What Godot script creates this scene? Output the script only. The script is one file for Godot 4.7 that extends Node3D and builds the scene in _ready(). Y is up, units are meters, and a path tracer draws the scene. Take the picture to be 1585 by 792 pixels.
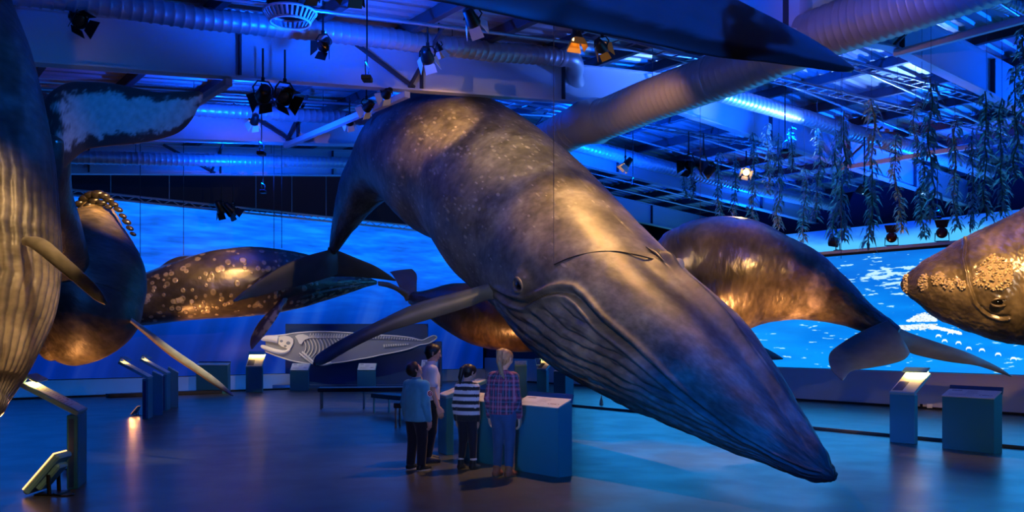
extends Node3D
# An exhibition hall with life-size whale models hung under a blue-lit roof.
# Room frame: u runs along the rafters, v along the purlins and the big duct; at(px, py, d) turns a traced point of the outline and a distance into a place.

const FL := 1400.0
const EYE := 1.63
var names := {}
var M := {}

func at(px: float, py: float, d: float) -> Vector3:
	return Vector3((px - 792.5) / FL * d, EYE - (py - 520.0) / FL * d, -d)

func room(u: float, v: float, y: float) -> Vector3:
	return Vector3(0.8 * u - 0.6 * v, y, -0.6 * u - 0.8 * v)

func room_basis() -> Basis:
	return Basis(Vector3(0.8, 0, -0.6), Vector3.UP, Vector3(0.6, 0, 0.8))

func vpt(px: float, py: float, v: float) -> Vector3:   # the point seen at a pixel on the vertical plane v = const
	var X := (px - 792.5) / FL
	return at(px, py, v / (0.8 - 0.6 * X))

func upt(px: float, py: float, u: float) -> Vector3:
	var X := (px - 792.5) / FL
	return at(px, py, u / (0.8 * X + 0.6))

func lin(r: float, g: float, b: float) -> Color:
	return Color(r, g, b).srgb_to_linear()

# ------------------------------------------------------------------ mesh builder
class MB:
	var v := PackedVector3Array()
	var n := PackedVector3Array()
	var c := PackedColorArray()
	var uv := PackedVector2Array()
	var ix := PackedInt32Array()

	func vert(p: Vector3, nn: Vector3, col := Color.WHITE, t := Vector2.ZERO) -> int:
		v.append(p); n.append(nn); c.append(col); uv.append(t)
		return v.size() - 1

	func tri(a: Vector3, b: Vector3, d: Vector3, col := Color.WHITE) -> void:   # counter-clockwise seen from outside
		var nn := (b - a).cross(d - a).normalized()
		var i := vert(a, nn, col); vert(b, nn, col); vert(d, nn, col)
		ix.append_array([i, i + 2, i + 1])

	func quad(a: Vector3, b: Vector3, d: Vector3, e: Vector3, col := Color.WHITE) -> void:
		var nn := (d - a).cross(e - b).normalized()
		var i := vert(a, nn, col, Vector2(0, 1)); vert(b, nn, col, Vector2(1, 1)); vert(d, nn, col, Vector2(1, 0)); vert(e, nn, col, Vector2(0, 0))
		ix.append_array([i, i + 2, i + 1, i, i + 3, i + 2])

	func box(ce: Vector3, size: Vector3, b := Basis.IDENTITY, bev := 0.0, col := Color.WHITE) -> void:
		var h := size * 0.5
		bev = minf(bev, minf(h.x, minf(h.y, h.z)) * 0.9)
		for ax in 3:
			var a1 := (ax + 1) % 3
			var a2 := (ax + 2) % 3
			for s: float in [-1.0, 1.0]:
				var q := []
				for k: Vector2 in [Vector2(-1, -1), Vector2(1, -1), Vector2(1, 1), Vector2(-1, 1)]:
					var p := Vector3()
					p[ax] = s * h[ax]
					p[a1] = k.x * (h[a1] - bev) * s
					p[a2] = k.y * (h[a2] - bev)
					q.append(ce + b * p)
				quad(q[0], q[1], q[2], q[3], col)
		if bev <= 0.0:
			return
		for ax in 3:      # edges along ax
			var a1 := (ax + 1) % 3
			var a2 := (ax + 2) % 3
			for s1: float in [-1.0, 1.0]:
				for s2: float in [-1.0, 1.0]:
					var p := Vector3(); var q := Vector3()
					p[a1] = s1 * h[a1]; p[a2] = s2 * (h[a2] - bev)
					q[a1] = s1 * (h[a1] - bev); q[a2] = s2 * h[a2]
					var lo := Vector3(); lo[ax] = -(h[ax] - bev)
					var hi := -lo
					if s1 * s2 > 0:
						quad(ce + b * (p + lo), ce + b * (p + lo + (q - p)), ce + b * (q + hi), ce + b * (p + hi), col) if false else quad(ce + b * (p + hi), ce + b * (p + lo), ce + b * (q + lo), ce + b * (q + hi), col)
					else:
						quad(ce + b * (p + lo), ce + b * (p + hi), ce + b * (q + hi), ce + b * (q + lo), col)
		for sx: float in [-1.0, 1.0]:
			for sy: float in [-1.0, 1.0]:
				for sz: float in [-1.0, 1.0]:
					var a := Vector3(sx * h.x, sy * (h.y - bev), sz * (h.z - bev))
					var d := Vector3(sx * (h.x - bev), sy * h.y, sz * (h.z - bev))
					var e := Vector3(sx * (h.x - bev), sy * (h.y - bev), sz * h.z)
					if sx * sy * sz > 0:
						tri(ce + b * a, ce + b * d, ce + b * e, col)
					else:
						tri(ce + b * a, ce + b * e, ce + b * d, col)

	func bar(a: Vector3, d: Vector3, w: float, t: float, up := Vector3.UP, col := Color.WHITE) -> void:   # a box from a to d, w wide, t thick along up
		var z := (d - a).normalized()
		var x := up.cross(z).normalized()
		var y := z.cross(x)
		box((a + d) * 0.5, Vector3(w, t, a.distance_to(d)), Basis(x, y, z), minf(w, t) * 0.08, col)

	# closed rings, row by row; smooth normals; the ends closed when asked
	func rings(rows: Array, cols: Array = [], caps := 3, uvs: Array = []) -> void:
		var nr := rows.size()
		var nc: int = rows[0].size()
		var first := v.size()
		var mid: PackedVector3Array = rows[nr / 2]
		var nxt: PackedVector3Array = rows[mini(nr / 2 + 1, nr - 1)] if nr > 2 else rows[1]
		if nr == 2:
			mid = rows[0]
		var ce := Vector3.ZERO
		for p in mid:
			ce += p
		ce /= nc
		var acc := 0.0
		for j in nc:
			acc += (mid[(j + 1) % nc] - mid[(j - 1 + nc) % nc]).cross(nxt[j] - mid[j]).dot(mid[j] - ce)
		var sg := 1.0 if acc > 0 else -1.0
		var closed_uv := not uvs.is_empty()
		var nw := nc + 1 if closed_uv else nc
		for i in nr:
			var r: PackedVector3Array = rows[i]
			var ra: PackedVector3Array = rows[maxi(i - 1, 0)]
			var rb: PackedVector3Array = rows[mini(i + 1, nr - 1)]
			for jj in nw:
				var j := jj % nc
				var nn := (r[(j + 1) % nc] - r[(j - 1 + nc) % nc]).cross(rb[j] - ra[j]) * sg
				v.append(r[j]); n.append(nn.normalized() if nn.length_squared() > 1e-20 else (rb[j] - ra[j]).normalized())
				c.append(cols[i][j] if not cols.is_empty() else Color.WHITE)
				uv.append(Vector2(uvs[i], float(jj) / nc) if closed_uv else Vector2.ZERO)
		for i in nr - 1:
			for jj in nc:
				var a := first + i * nw + jj
				var b := first + i * nw + ((jj + 1) if closed_uv else (jj + 1) % nc)
				var d := b + nw
				var e := a + nw
				if sg > 0:     # a b d e is counter-clockwise from outside
					ix.append_array([a, d, b, a, e, d])
				else:
					ix.append_array([a, b, d, a, d, e])
		for end in 2:
			if not (caps & (1 << end)):
				continue
			var r: PackedVector3Array = rows[0 if end == 0 else nr - 1]
			var k := Vector3.ZERO
			for p in r:
				k += p
			k /= nc
			var col: Color = cols[0 if end == 0 else nr - 1][0] if not cols.is_empty() else Color.WHITE
			for j in nc:
				var p := r[j]
				var q := r[(j + 1) % nc]
				if (sg > 0) == (end == 0):
					tri(k, q, p, col)
				else:
					tri(k, p, q, col)

	func tube(path: Array, rad, seg := 8, caps := 3, col := Color.WHITE) -> void:
		var rows := []
		var cols := []
		var up := Vector3.UP
		for i in path.size():
			var t: Vector3 = ((path[mini(i + 1, path.size() - 1)] as Vector3) - (path[maxi(i - 1, 0)] as Vector3)).normalized()
			if i == 0 and absf(t.dot(up)) > 0.95:
				up = Vector3.RIGHT
			up = (up - t * up.dot(t)).normalized()
			var x := t.cross(up)
			var r: float = rad[i] if rad is Array or rad is PackedFloat32Array else rad
			var ring := PackedVector3Array()
			var cc := PackedColorArray()
			for k in seg:
				var a := TAU * k / seg
				ring.append((path[i] as Vector3) + (x * cos(a) + up * sin(a)) * r)
				cc.append(col)
			rows.append(ring)
			cols.append(cc)
		rings(rows, cols, caps)

	func ball(ce: Vector3, r: Vector3, b := Basis.IDENTITY, col := Color.WHITE, nl := 8, ns := 12) -> void:
		var rows := []
		var cols := []
		for i in nl + 1:
			var a := PI * clampf(float(i) / nl, 0.01, 0.99)
			var ring := PackedVector3Array()
			var cc := PackedColorArray()
			for k in ns:
				var t := TAU * k / ns
				ring.append(ce + b * Vector3(r.x * sin(a) * cos(t), r.y * cos(a), r.z * sin(a) * sin(t)))
				cc.append(col)
			rows.append(ring); cols.append(cc)
		rings(rows, cols, 3)

	func lathe(prof: Array, ce: Vector3, b := Basis.IDENTITY, seg := 16, col := Color.WHITE) -> void:   # prof: Vector2(radius, along y)
		var rows := []
		var cols := []
		for p: Vector2 in prof:
			var ring := PackedVector3Array()
			var cc := PackedColorArray()
			for k in seg:
				var t := TAU * k / seg
				ring.append(ce + b * Vector3(p.x * cos(t), p.y, p.x * sin(t)))
				cc.append(col)
			rows.append(ring); cols.append(cc)
		rings(rows, cols, 3)

	func prism(poly: PackedVector2Array, depth: float, tr: Transform3D, col := Color.WHITE) -> void:   # poly in x, y; extruded from z = -depth/2 to depth/2
		var p := poly.duplicate()
		if Geometry2D.is_polygon_clockwise(p):
			p.reverse()
		var t := Geometry2D.triangulate_polygon(p)
		var h := depth * 0.5
		for i in range(0, t.size(), 3):
			var a := p[t[i]]; var b := p[t[i + 1]]; var d := p[t[i + 2]]
			if (b - a).cross(d - a) < 0:
				var w := b; b = d; d = w
			tri(tr * Vector3(a.x, a.y, h), tr * Vector3(b.x, b.y, h), tr * Vector3(d.x, d.y, h), col)
			tri(tr * Vector3(a.x, a.y, -h), tr * Vector3(d.x, d.y, -h), tr * Vector3(b.x, b.y, -h), col)
		for i in p.size():
			var a := p[i]; var b := p[(i + 1) % p.size()]
			quad(tr * Vector3(a.x, a.y, -h), tr * Vector3(b.x, b.y, -h), tr * Vector3(b.x, b.y, h), tr * Vector3(a.x, a.y, h), col)

	func mesh() -> ArrayMesh:
		var arr := []
		arr.resize(Mesh.ARRAY_MAX)
		arr[Mesh.ARRAY_VERTEX] = v; arr[Mesh.ARRAY_NORMAL] = n; arr[Mesh.ARRAY_COLOR] = c; arr[Mesh.ARRAY_TEX_UV] = uv; arr[Mesh.ARRAY_INDEX] = ix
		var m := ArrayMesh.new()
		m.add_surface_from_arrays(Mesh.PRIMITIVE_TRIANGLES, arr)
		return m

# ------------------------------------------------------------------ nodes
func numbered(called: String) -> String:
	var k: int = names.get(called, 0)
	names[called] = k + 1
	return called if k == 0 else "%s_%03d" % [called, k]

func tag(o: Node3D, label: String, category: String, group := "", kind := "") -> Node3D:
	if label: o.set_meta("label", label)
	if category: o.set_meta("category", category)
	if group: o.set_meta("group", group)
	if kind: o.set_meta("kind", kind)
	return o

func base(called: String, where: Vector3, turn := 0.0) -> Node3D:
	var o := Node3D.new()
	o.name = numbered(called)
	o.position = where
	o.rotation.y = turn
	add_child(o)
	return o

func obj(called: String, mb: MB, m: Material, parent: Node3D = null, label := "") -> MeshInstance3D:
	return obj_mesh(called, mb.mesh(), m, parent, label)

func obj_mesh(called: String, me: Mesh, m: Material, parent: Node3D = null, label := "") -> MeshInstance3D:
	var o := MeshInstance3D.new()
	o.mesh = me
	o.material_override = m
	o.cast_shadow = GeometryInstance3D.SHADOW_CASTING_SETTING_ON
	if parent == null or parent == self:
		o.name = numbered(called)
		add_child(o)
	else:
		o.name = called
		parent.add_child(o, true)
	if label: o.set_meta("label", label)
	return o

func part_at(called: String, mb: MB, m: Material, parent: Node3D, label := "") -> MeshInstance3D:   # a mesh given in world places, under a thing that stands elsewhere
	var o := obj(called, mb, m, parent, label)
	o.transform = parent_inverse(parent)
	return o

func parent_inverse(p: Node3D) -> Transform3D:
	var t := Transform3D.IDENTITY
	var q: Node = p
	while q is Node3D and q != self:
		t = (q as Node3D).transform * t
		q = q.get_parent()
	return t.affine_inverse()

func structure(called: String, mb: MB, m: Material, label: String, category: String) -> MeshInstance3D:
	var o := obj(called, mb, m)
	tag(o, label, category, "", "structure")
	return o

func mat(r: float, g: float, b: float, rough := 0.6, metal := 0.0) -> StandardMaterial3D:
	var m := StandardMaterial3D.new()
	m.albedo_color = Color(r, g, b)
	m.roughness = rough
	m.metallic = metal
	return m

func vmat(rough := 0.6, metal := 0.0) -> StandardMaterial3D:
	var m := mat(1, 1, 1, rough, metal)
	m.vertex_color_use_as_albedo = true
	return m

func glow(r: float, g: float, b: float, e: float) -> StandardMaterial3D:
	var m := mat(0.05, 0.05, 0.05, 0.5)
	m.emission_enabled = true
	m.emission = Color(r, g, b)
	m.emission_energy_multiplier = e
	return m

func noise(freq: float, sd: int, oct := 4, type := FastNoiseLite.TYPE_SIMPLEX_SMOOTH) -> FastNoiseLite:
	var f := FastNoiseLite.new()
	f.noise_type = type
	f.frequency = freq
	f.seed = sd
	f.fractal_octaves = oct
	f.fractal_type = FastNoiseLite.FRACTAL_FBM if oct > 1 else FastNoiseLite.FRACTAL_NONE
	return f

func noise_tex(w: int, h: int, freq: float, sd: int, lo: float, hi: float, oct := 4) -> ImageTexture:
	var im := noise(freq, sd, oct).get_seamless_image(w, h)
	im.convert(Image.FORMAT_RGB8)
	var d := im.get_data()
	var lut := PackedByteArray()
	for k in 256:
		lut.append(int(255.0 * clampf(lerpf(lo, hi, smoothstep(0.15, 0.85, k / 255.0)), 0, 1)))
	for k in d.size():
		d[k] = lut[d[k]]
	return ImageTexture.create_from_image(Image.create_from_data(w, h, false, Image.FORMAT_RGB8, d))

func spot(where: Vector3, aim: Vector3, col: Color, e: float, angle: float, size := 0.08, soft := 1.0) -> SpotLight3D:
	var l := SpotLight3D.new()
	l.name = numbered("spot_light")
	l.position = where
	l.light_color = col
	l.light_energy = e
	l.spot_angle = angle
	l.spot_angle_attenuation = soft
	l.light_size = size
	l.spot_range = 60.0
	l.spot_attenuation = 2.0
	l.shadow_enabled = true
	add_child(l)
	l.look_at_from_position(where, aim, Vector3.UP if absf((aim - where).normalized().y) < 0.98 else Vector3.RIGHT)
	return l

func omni(where: Vector3, col: Color, e: float, size := 0.1, parent: Node3D = null) -> OmniLight3D:
	var l := OmniLight3D.new()
	l.light_color = col
	l.light_energy = e
	l.light_size = size
	l.omni_range = 60.0
	l.omni_attenuation = 2.0
	l.shadow_enabled = true
	l.name = numbered("lamp_light")
	add_child(l)
	l.position = where
	return l

func area(where: Vector3, b: Basis, size: Vector2, col: Color, e: float) -> AreaLight3D:   # shines along -z of b
	var l := AreaLight3D.new()
	l.name = numbered("panel_light")
	l.area_size = size
	l.light_color = col
	l.light_energy = e
	l.area_range = 60.0
	l.shadow_enabled = true
	l.transform = Transform3D(b, where)
	add_child(l)
	return l

func word(k: int) -> String:
	return ["first", "second", "third", "fourth", "fifth", "sixth", "seventh", "eighth", "ninth", "tenth", "eleventh", "twelfth", "thirteenth", "fourteenth", "fifteenth", "sixteenth", "seventeenth", "eighteenth", "nineteenth", "twentieth", "twenty-first", "twenty-second", "twenty-third", "twenty-fourth", "twenty-fifth", "twenty-sixth"][k]

# ------------------------------------------------------------------ lofted bodies: stations [centre, lateral hint, (lateral, dorsal, ventral radius)]
func crom(a: Vector3, b: Vector3, c: Vector3, d: Vector3, t: float) -> Vector3:
	return 0.5 * (2.0 * b + (c - a) * t + (2.0 * a - 5.0 * b + 4.0 * c - d) * t * t + (3.0 * b - a - 3.0 * c + d) * t * t * t)

func st_at(st: Array, k: int, s: float) -> Vector3:
	var n := st.size()
	var i := clampi(int(floor(s)), 0, n - 2)
	return crom(st[maxi(i - 1, 0)][k], st[i][k], st[i + 1][k], st[mini(i + 2, n - 1)][k], s - i)

func frame(st: Array, s: float) -> Array:   # [centre, L, D, T, radii]
	var top := st.size() - 1.0
	var c := st_at(st, 0, s)
	var t := (st_at(st, 0, minf(s + 0.01, top)) - st_at(st, 0, maxf(s - 0.01, 0))).normalized()
	var l := st_at(st, 1, s)
	l = (l - t * l.dot(t)).normalized()
	var r := st_at(st, 2, s)
	return [c, l, l.cross(t), t, Vector3(maxf(r.x, 0.01), maxf(r.y, 0.01), maxf(r.z, 0.01))]

func skin(st: Array, s: float, th: float) -> Vector3:
	var f := frame(st, s)
	return f[0] + f[1] * f[4].x * sin(th) + f[2] * (f[4].y if cos(th) > 0 else f[4].z) * cos(th)

func skin_out(st: Array, s: float, th: float) -> Vector3:
	var e := 0.02
	var a := skin(st, s, th + e) - skin(st, s, th - e)
	var b := skin(st, minf(s + e, st.size() - 1.0), th) - skin(st, maxf(s - e, 0), th)
	var n := a.cross(b).normalized()
	return n if n.dot(skin(st, s, th) - frame(st, s)[0]) > 0 else -n

func loft(st: Array, nl: int, nr: int, shape: Callable, color: Callable, tip0 := 0.6, tip1 := 0.6) -> MB:
	var rows := []
	var cols := []
	var uvs := []
	var top := st.size() - 1.0
	var along := 0.0
	var last := Vector3.ZERO
	for i in nl + 11:
		var k := i - 5
		var s := clampf(float(k) / nl, 0, 1) * top
		var f := frame(st, s)
		var over := 0.0
		var shrink := 1.0
		if k < 0:
			var a := PI / 2 * (-k) / 5.0
			over = -sin(a) * f[4].x * tip0
			shrink = maxf(cos(a), 0.03)
		elif k > nl:
			var a := PI / 2 * (k - nl) / 5.0
			over = sin(a) * f[4].x * tip1
			shrink = maxf(cos(a), 0.03)
		var c: Vector3 = f[0] + f[3] * over
		if i > 0:
			along += c.distance_to(last)
		last = c
		var ring := PackedVector3Array()
		var cc := PackedColorArray()
		var has := shape.is_valid()
		for j in nr:
			var th := TAU * j / nr
			var co := cos(th)
			var si := sin(th)
			var p: Vector3 = (f[1] as Vector3) * (f[4].x * si) + (f[2] as Vector3) * ((f[4].y if co > 0 else f[4].z) * co)
			if has:
				p += p.normalized() * float(shape.call(s, th))
			p = c + p * shrink
			ring.append(p)
			cc.append(color.call(s, th, p))
		rows.append(ring)
		cols.append(cc)
		uvs.append(along)
	for i in uvs.size():
		uvs[i] /= along
	var mb := MB.new()
	mb.rings(rows, cols, 3, uvs)
	return mb

# a fin: two edges traced from root to tip, thickness at root and tip, rounded front edge
func blade(ea: Array, eb: Array, thick: Array, color: Callable, span := 40, ring := 28, hint := Vector3.ZERO) -> MB:
	var n := ea.size()
	var rows := []
	var cols := []
	for i in span + 1:
		var s := minf(float(i) / span * (n - 1), n - 1.0)
		var k := clampi(int(floor(s)), 0, n - 2)
		var a := crom(ea[maxi(k - 1, 0)], ea[k], ea[k + 1], ea[mini(k + 2, n - 1)], s - k)
		var b := crom(eb[maxi(k - 1, 0)], eb[k], eb[k + 1], eb[mini(k + 2, n - 1)], s - k)
		var j := clampi(int(s), 0, n - 2)
		var along: Vector3 = ((ea[j + 1] + eb[j + 1]) - (ea[j] + eb[j])).normalized()
		var nn := (a - b).cross(along)
		if hint != Vector3.ZERO:
			nn = (hint - (a - b).normalized() * hint.dot((a - b).normalized())).normalized()
		nn = nn.normalized()
		var t := lerpf(thick[0], thick[1], float(i) / span) * 0.5
		t = minf(t, a.distance_to(b) * 0.4 + 0.002)
		var rr := PackedVector3Array()
		var cc := PackedColorArray()
		for q in ring:
			var g := TAU * q / ring
			var x := 0.5 + 0.5 * cos(g)              # 1 at edge a
			var h := sin(g) * (0.45 + 0.75 * x * (1.3 - x) / 0.42 * 0.5)
			var p := b.lerp(a, x) + nn * h * t
			rr.append(p)
			cc.append(color.call(float(i) / span, x, p))
		rows.append(rr)
		cols.append(cc)
	var mb := MB.new()
	mb.rings(rows, cols, 3)
	return mb

func plist(pts: Array, d0: float, d1: float) -> Array:
	var o := []
	for i in pts.size():
		o.append(at(pts[i].x, pts[i].y, lerpf(d0, d1, float(i) / (pts.size() - 1))))
	return o

func _ready() -> void:
	var cam := Camera3D.new()
	cam.name = "camera"
	cam.projection = Camera3D.PROJECTION_FRUSTUM
	cam.near = 0.1
	cam.far = 200.0
	cam.size = 792.0 / FL * 0.1
	cam.frustum_offset = Vector2(0, (520.0 - 396.0) / FL * 0.1)
	cam.position = Vector3(0, EYE, 0)
	cam.current = true
	add_child(cam)
	var we := WorldEnvironment.new()
	we.name = "environment"
	var e := Environment.new()
	e.background_mode = Environment.BG_COLOR
	e.background_color = Color.BLACK
	e.tonemap_mode = Environment.TONE_MAPPER_LINEAR
	e.tonemap_exposure = 1.0
	e.sdfgi_enabled = true
	e.ssao_enabled = true
	e.ssil_enabled = true
	we.environment = e
	add_child(we)
	# wall screens light the hall from their own faces
	var BL := Basis(Vector3(0.8, 0, -0.6), Vector3.UP, Vector3(0.6, 0, 0.8))       # +z points into the hall from the rear wall
	area(room(8, 26.8, 3.2), Basis(BL.x * -1.0, Vector3.UP, BL.z * -1.0), Vector2(20, 4.6), Color(0.04, 0.52, 1.0), 11.0)
	var BR := Basis(Vector3(-0.6, 0, -0.8), Vector3.UP, Vector3(0.8, 0, -0.6))        # -z points into the hall from the partition
	area(room(18.8, 10, 2.2), BR, Vector2(24, 2.5), Color(0.18, 0.66, 1.0), 30.0)
	area(room(27.3, 12, 3.4), BR, Vector2(20, 3.4), Color(0.06, 0.35, 1.0), 12.0)
	materials()
	build_room()
	build_ducts()
	build_lamps()
	build_blue_whale()
	build_whales()
	build_kelp()
	build_pedestals()
	build_skeleton()
	build_benches()
	build_people()
	build_wires()

func hb(u: float) -> float:      # underside of the rafters
	return 5.1 + 0.1 * u if u < 14.5 else 6.55 - 0.075 * (u - 14.5)

func roof_poly(u0: float, u1: float, lo: float, hi: float) -> PackedVector2Array:
	return PackedVector2Array([Vector2(u0, hb(u0) + lo), Vector2(14.5, hb(14.5) + lo), Vector2(u1, hb(u1) + lo), Vector2(u1, hb(u1) + hi), Vector2(14.5, hb(14.5) + hi), Vector2(u0, hb(u0) + hi)])

func rbox(mb: MB, u0: float, u1: float, v0: float, v1: float, y0: float, y1: float, bev := 0.0) -> void:
	mb.box(room((u0 + u1) / 2, (v0 + v1) / 2, (y0 + y1) / 2), Vector3(absf(u1 - u0), absf(y1 - y0), absf(v1 - v0)), room_basis(), bev)

func materials() -> void:
	M.dark_wall = mat(0.10, 0.13, 0.22, 0.85)
	M.plinth = mat(0.62, 0.63, 0.66, 0.7)
	M.beam = mat(0.74, 0.75, 0.77, 0.55)
	M.deck = mat(0.62, 0.63, 0.65, 0.45, 0.5)
	M.purlin = mat(0.20, 0.21, 0.24, 0.6)
	M.duct = mat(0.66, 0.66, 0.68, 0.38, 0.45)
	M.pipe = mat(0.7, 0.7, 0.72, 0.3, 0.7)
	M.black = mat(0.03, 0.03, 0.035, 0.5)
	M.kit = mat(0.055, 0.055, 0.06, 0.45, 0.2)
	M.steel = mat(0.55, 0.55, 0.57, 0.35, 0.8)
	M.wire = mat(0.22, 0.22, 0.25, 0.5, 0.4)
	M.flap = mat(0.82, 0.82, 0.78, 0.5)
	M.teal = mat(0.12, 0.45, 0.54, 0.55)
	M.teal_light = mat(0.42, 0.62, 0.66, 0.5)
	M.navy = mat(0.03, 0.22, 0.42, 0.5)
	M.floor = mat(0.285, 0.295, 0.27, 0.34)
	M.floor.roughness_texture = noise_tex(256, 256, 0.02, 5, 0.85, 1.0, 4)
	M.floor.albedo_texture = noise_tex(512, 512, 0.015, 9, 0.9, 1.0, 5)
	M.floor.uv1_triplanar = true
	M.floor.uv1_world_triplanar = true
	M.floor.uv1_scale = Vector3(0.21, 0.21, 0.21)
	M.floor.metallic_specular = 0.55

func screen_image(kind: int) -> ImageTexture:
	var w := 1024
	var h := 256
	var im := Image.create(w, h, false, Image.FORMAT_RGB8)
	var n1 := noise(0.012, 21 + kind, 5)
	var n2 := noise(0.05, 31 + kind, 3)
	for y in h:
		for x in w:
			var t := float(y) / h
			var c: Color
			if kind == 0:      # under water: bright rippled surface above, deep blue below
				var r := n1.get_noise_2d(x * 0.55, y * 3.4) * 0.5 + n2.get_noise_2d(x * 0.4, y * 2.6) * 0.3
				var top := Color(0.02, 0.33, 0.82)
				var low := Color(0.0, 0.10, 0.40)
				c = top.lerp(low, smoothstep(0.12, 0.95, t))
				var k := r * (1.0 - smoothstep(0.2, 0.75, t))
				c = c.lerp(Color(0.05, 0.55, 0.93), clampf(k * 1.1, 0, 0.75)) if k > 0 else c.darkened(clampf(-k * 0.6, 0, 0.4))
				var ray := n1.get_noise_2d(x * 1.1 + y * 0.35, 900.0) * smoothstep(0.3, 0.8, t)
				c = c.lightened(clampf(ray * 0.16, 0, 0.12)) if ray > 0 else c.darkened(clampf(-ray * 0.35, 0, 0.25))
			elif kind == 1:    # sunlit sea: cyan with thin foam streaks
				var r := n1.get_noise_2d(x * 0.35, y * 1.6)
				c = Color(0.01, 0.36, 0.78).lerp(Color(0.03, 0.55, 0.93), clampf(0.25 + t * 0.8 + r * 0.5, 0, 1))
				var f := n2.get_noise_2d(x * 0.55, y * 2.8) * 0.7 + n1.get_noise_2d(x * 0.9, y * 6.0) * 0.45
				var band := exp(-pow((t - 0.20) / 0.13, 2)) * exp(-pow((x - 640.0) / 110.0, 2))
				c = c.lerp(Color(0.78, 0.92, 0.97), smoothstep(0.40, 0.5, f + band * 0.42) * 0.9)
			else:              # pale light above the shelf
				var r := n1.get_noise_2d(x * 0.8, y * 1.3)
				c = Color(0.02, 0.24, 0.85).lerp(Color(0.30, 0.72, 0.96), smoothstep(-0.05, 0.15, t + r * 0.07))
			im.set_pixel(x, y, c)
	if kind == 1:
		var rg := RandomNumberGenerator.new()
		rg.seed = 4
		# white splash and small white birds low over the water; x follows the wall from its far end to the near one
		for k in 1500:
			var a := rg.randf()
			var x := int(lerpf(645, 722, a) + rg.randfn(0, 2))
			var top := lerpf(162, 134, smoothstep(0.0, 0.75, a)) + absf(a - 0.8) * 6.0
			var y := int(lerpf(top, 166, rg.randf()) + rg.randfn(0, 1.2))
			if y > 155 - 6 and y < 159 - a * 4.0: continue
			im.fill_rect(Rect2i(x, clampi(y, 0, h - 3), rg.randi_range(2, 5), rg.randi_range(1, 3)), Color(0.9, 0.95, 0.97).darkened(0.25 * rg.randf() * rg.randf()))
		for k in 260:
			var x := int(718 + k * 0.17 + rg.randf() * 3)
			im.fill_rect(Rect2i(x, int(160 + k * 0.05 + rg.randf() * 5), 3, 2), Color(0.92, 0.96, 0.98))
		for p: Vector2i in [Vector2i(738, 188), Vector2i(760, 192), Vector2i(776, 203), Vector2i(796, 206), Vector2i(820, 214), Vector2i(747, 172), Vector2i(842, 222), Vector2i(728, 178)]:
			for dx in range(-4, 5):
				im.fill_rect(Rect2i(p.x + dx, p.y + int(dx * dx * 0.2), 1, 4), Color(0.95, 0.98, 1.0))
	return ImageTexture.create_from_image(im)

func screen_panel(called: String, tex: Texture2D, e: float, a: Vector3, b: Vector3, y0: float, y1: float, outward: Vector3, label: String) -> void:
	var m := mat(0.02, 0.02, 0.03, 0.6)
	m.emission_enabled = true
	m.emission = Color.WHITE
	m.emission_operator = BaseMaterial3D.EMISSION_OP_MULTIPLY
	m.emission_texture = tex
	m.emission_energy_multiplier = e
	if called == "sea_screen":
		m.uv1_scale = Vector3(2.081, 1, 1)       # one picture every 13.84 m
		m.uv1_offset = Vector3(0.919, 0, 0)
	var mb := MB.new()
	var p := Vector3(a.x, y0, a.z)
	var q := Vector3(b.x, y0, b.z)
	var up := Vector3(0, y1 - y0, 0)
	var o := outward * 0.03
	mb.quad(p + o, q + o, q + up + o, p + up + o)
	var o1 := obj(called, mb, m)
	tag(o1, label, "screen")
	var fr := MB.new()
	fr.quad(q, p, p + up, q + up)
	fr.quad(p, p + o, p + up + o, p + up)
	fr.quad(q + o, q, q + up, q + up + o)
	fr.quad(p + up + o, q + up + o, q + up, p + up)
	fr.quad(p, q, q + o, p + o)
	obj("frame", fr, M.black, o1)

func strip_basis() -> Basis:      # -z towards the wall and up
	var z := -(Vector3(-0.6, 0, -0.8) * 0.8 + Vector3.UP * 0.6)
	var x := Vector3(0.8, 0, -0.6)
	return Basis(x, z.cross(x), z)

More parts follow.
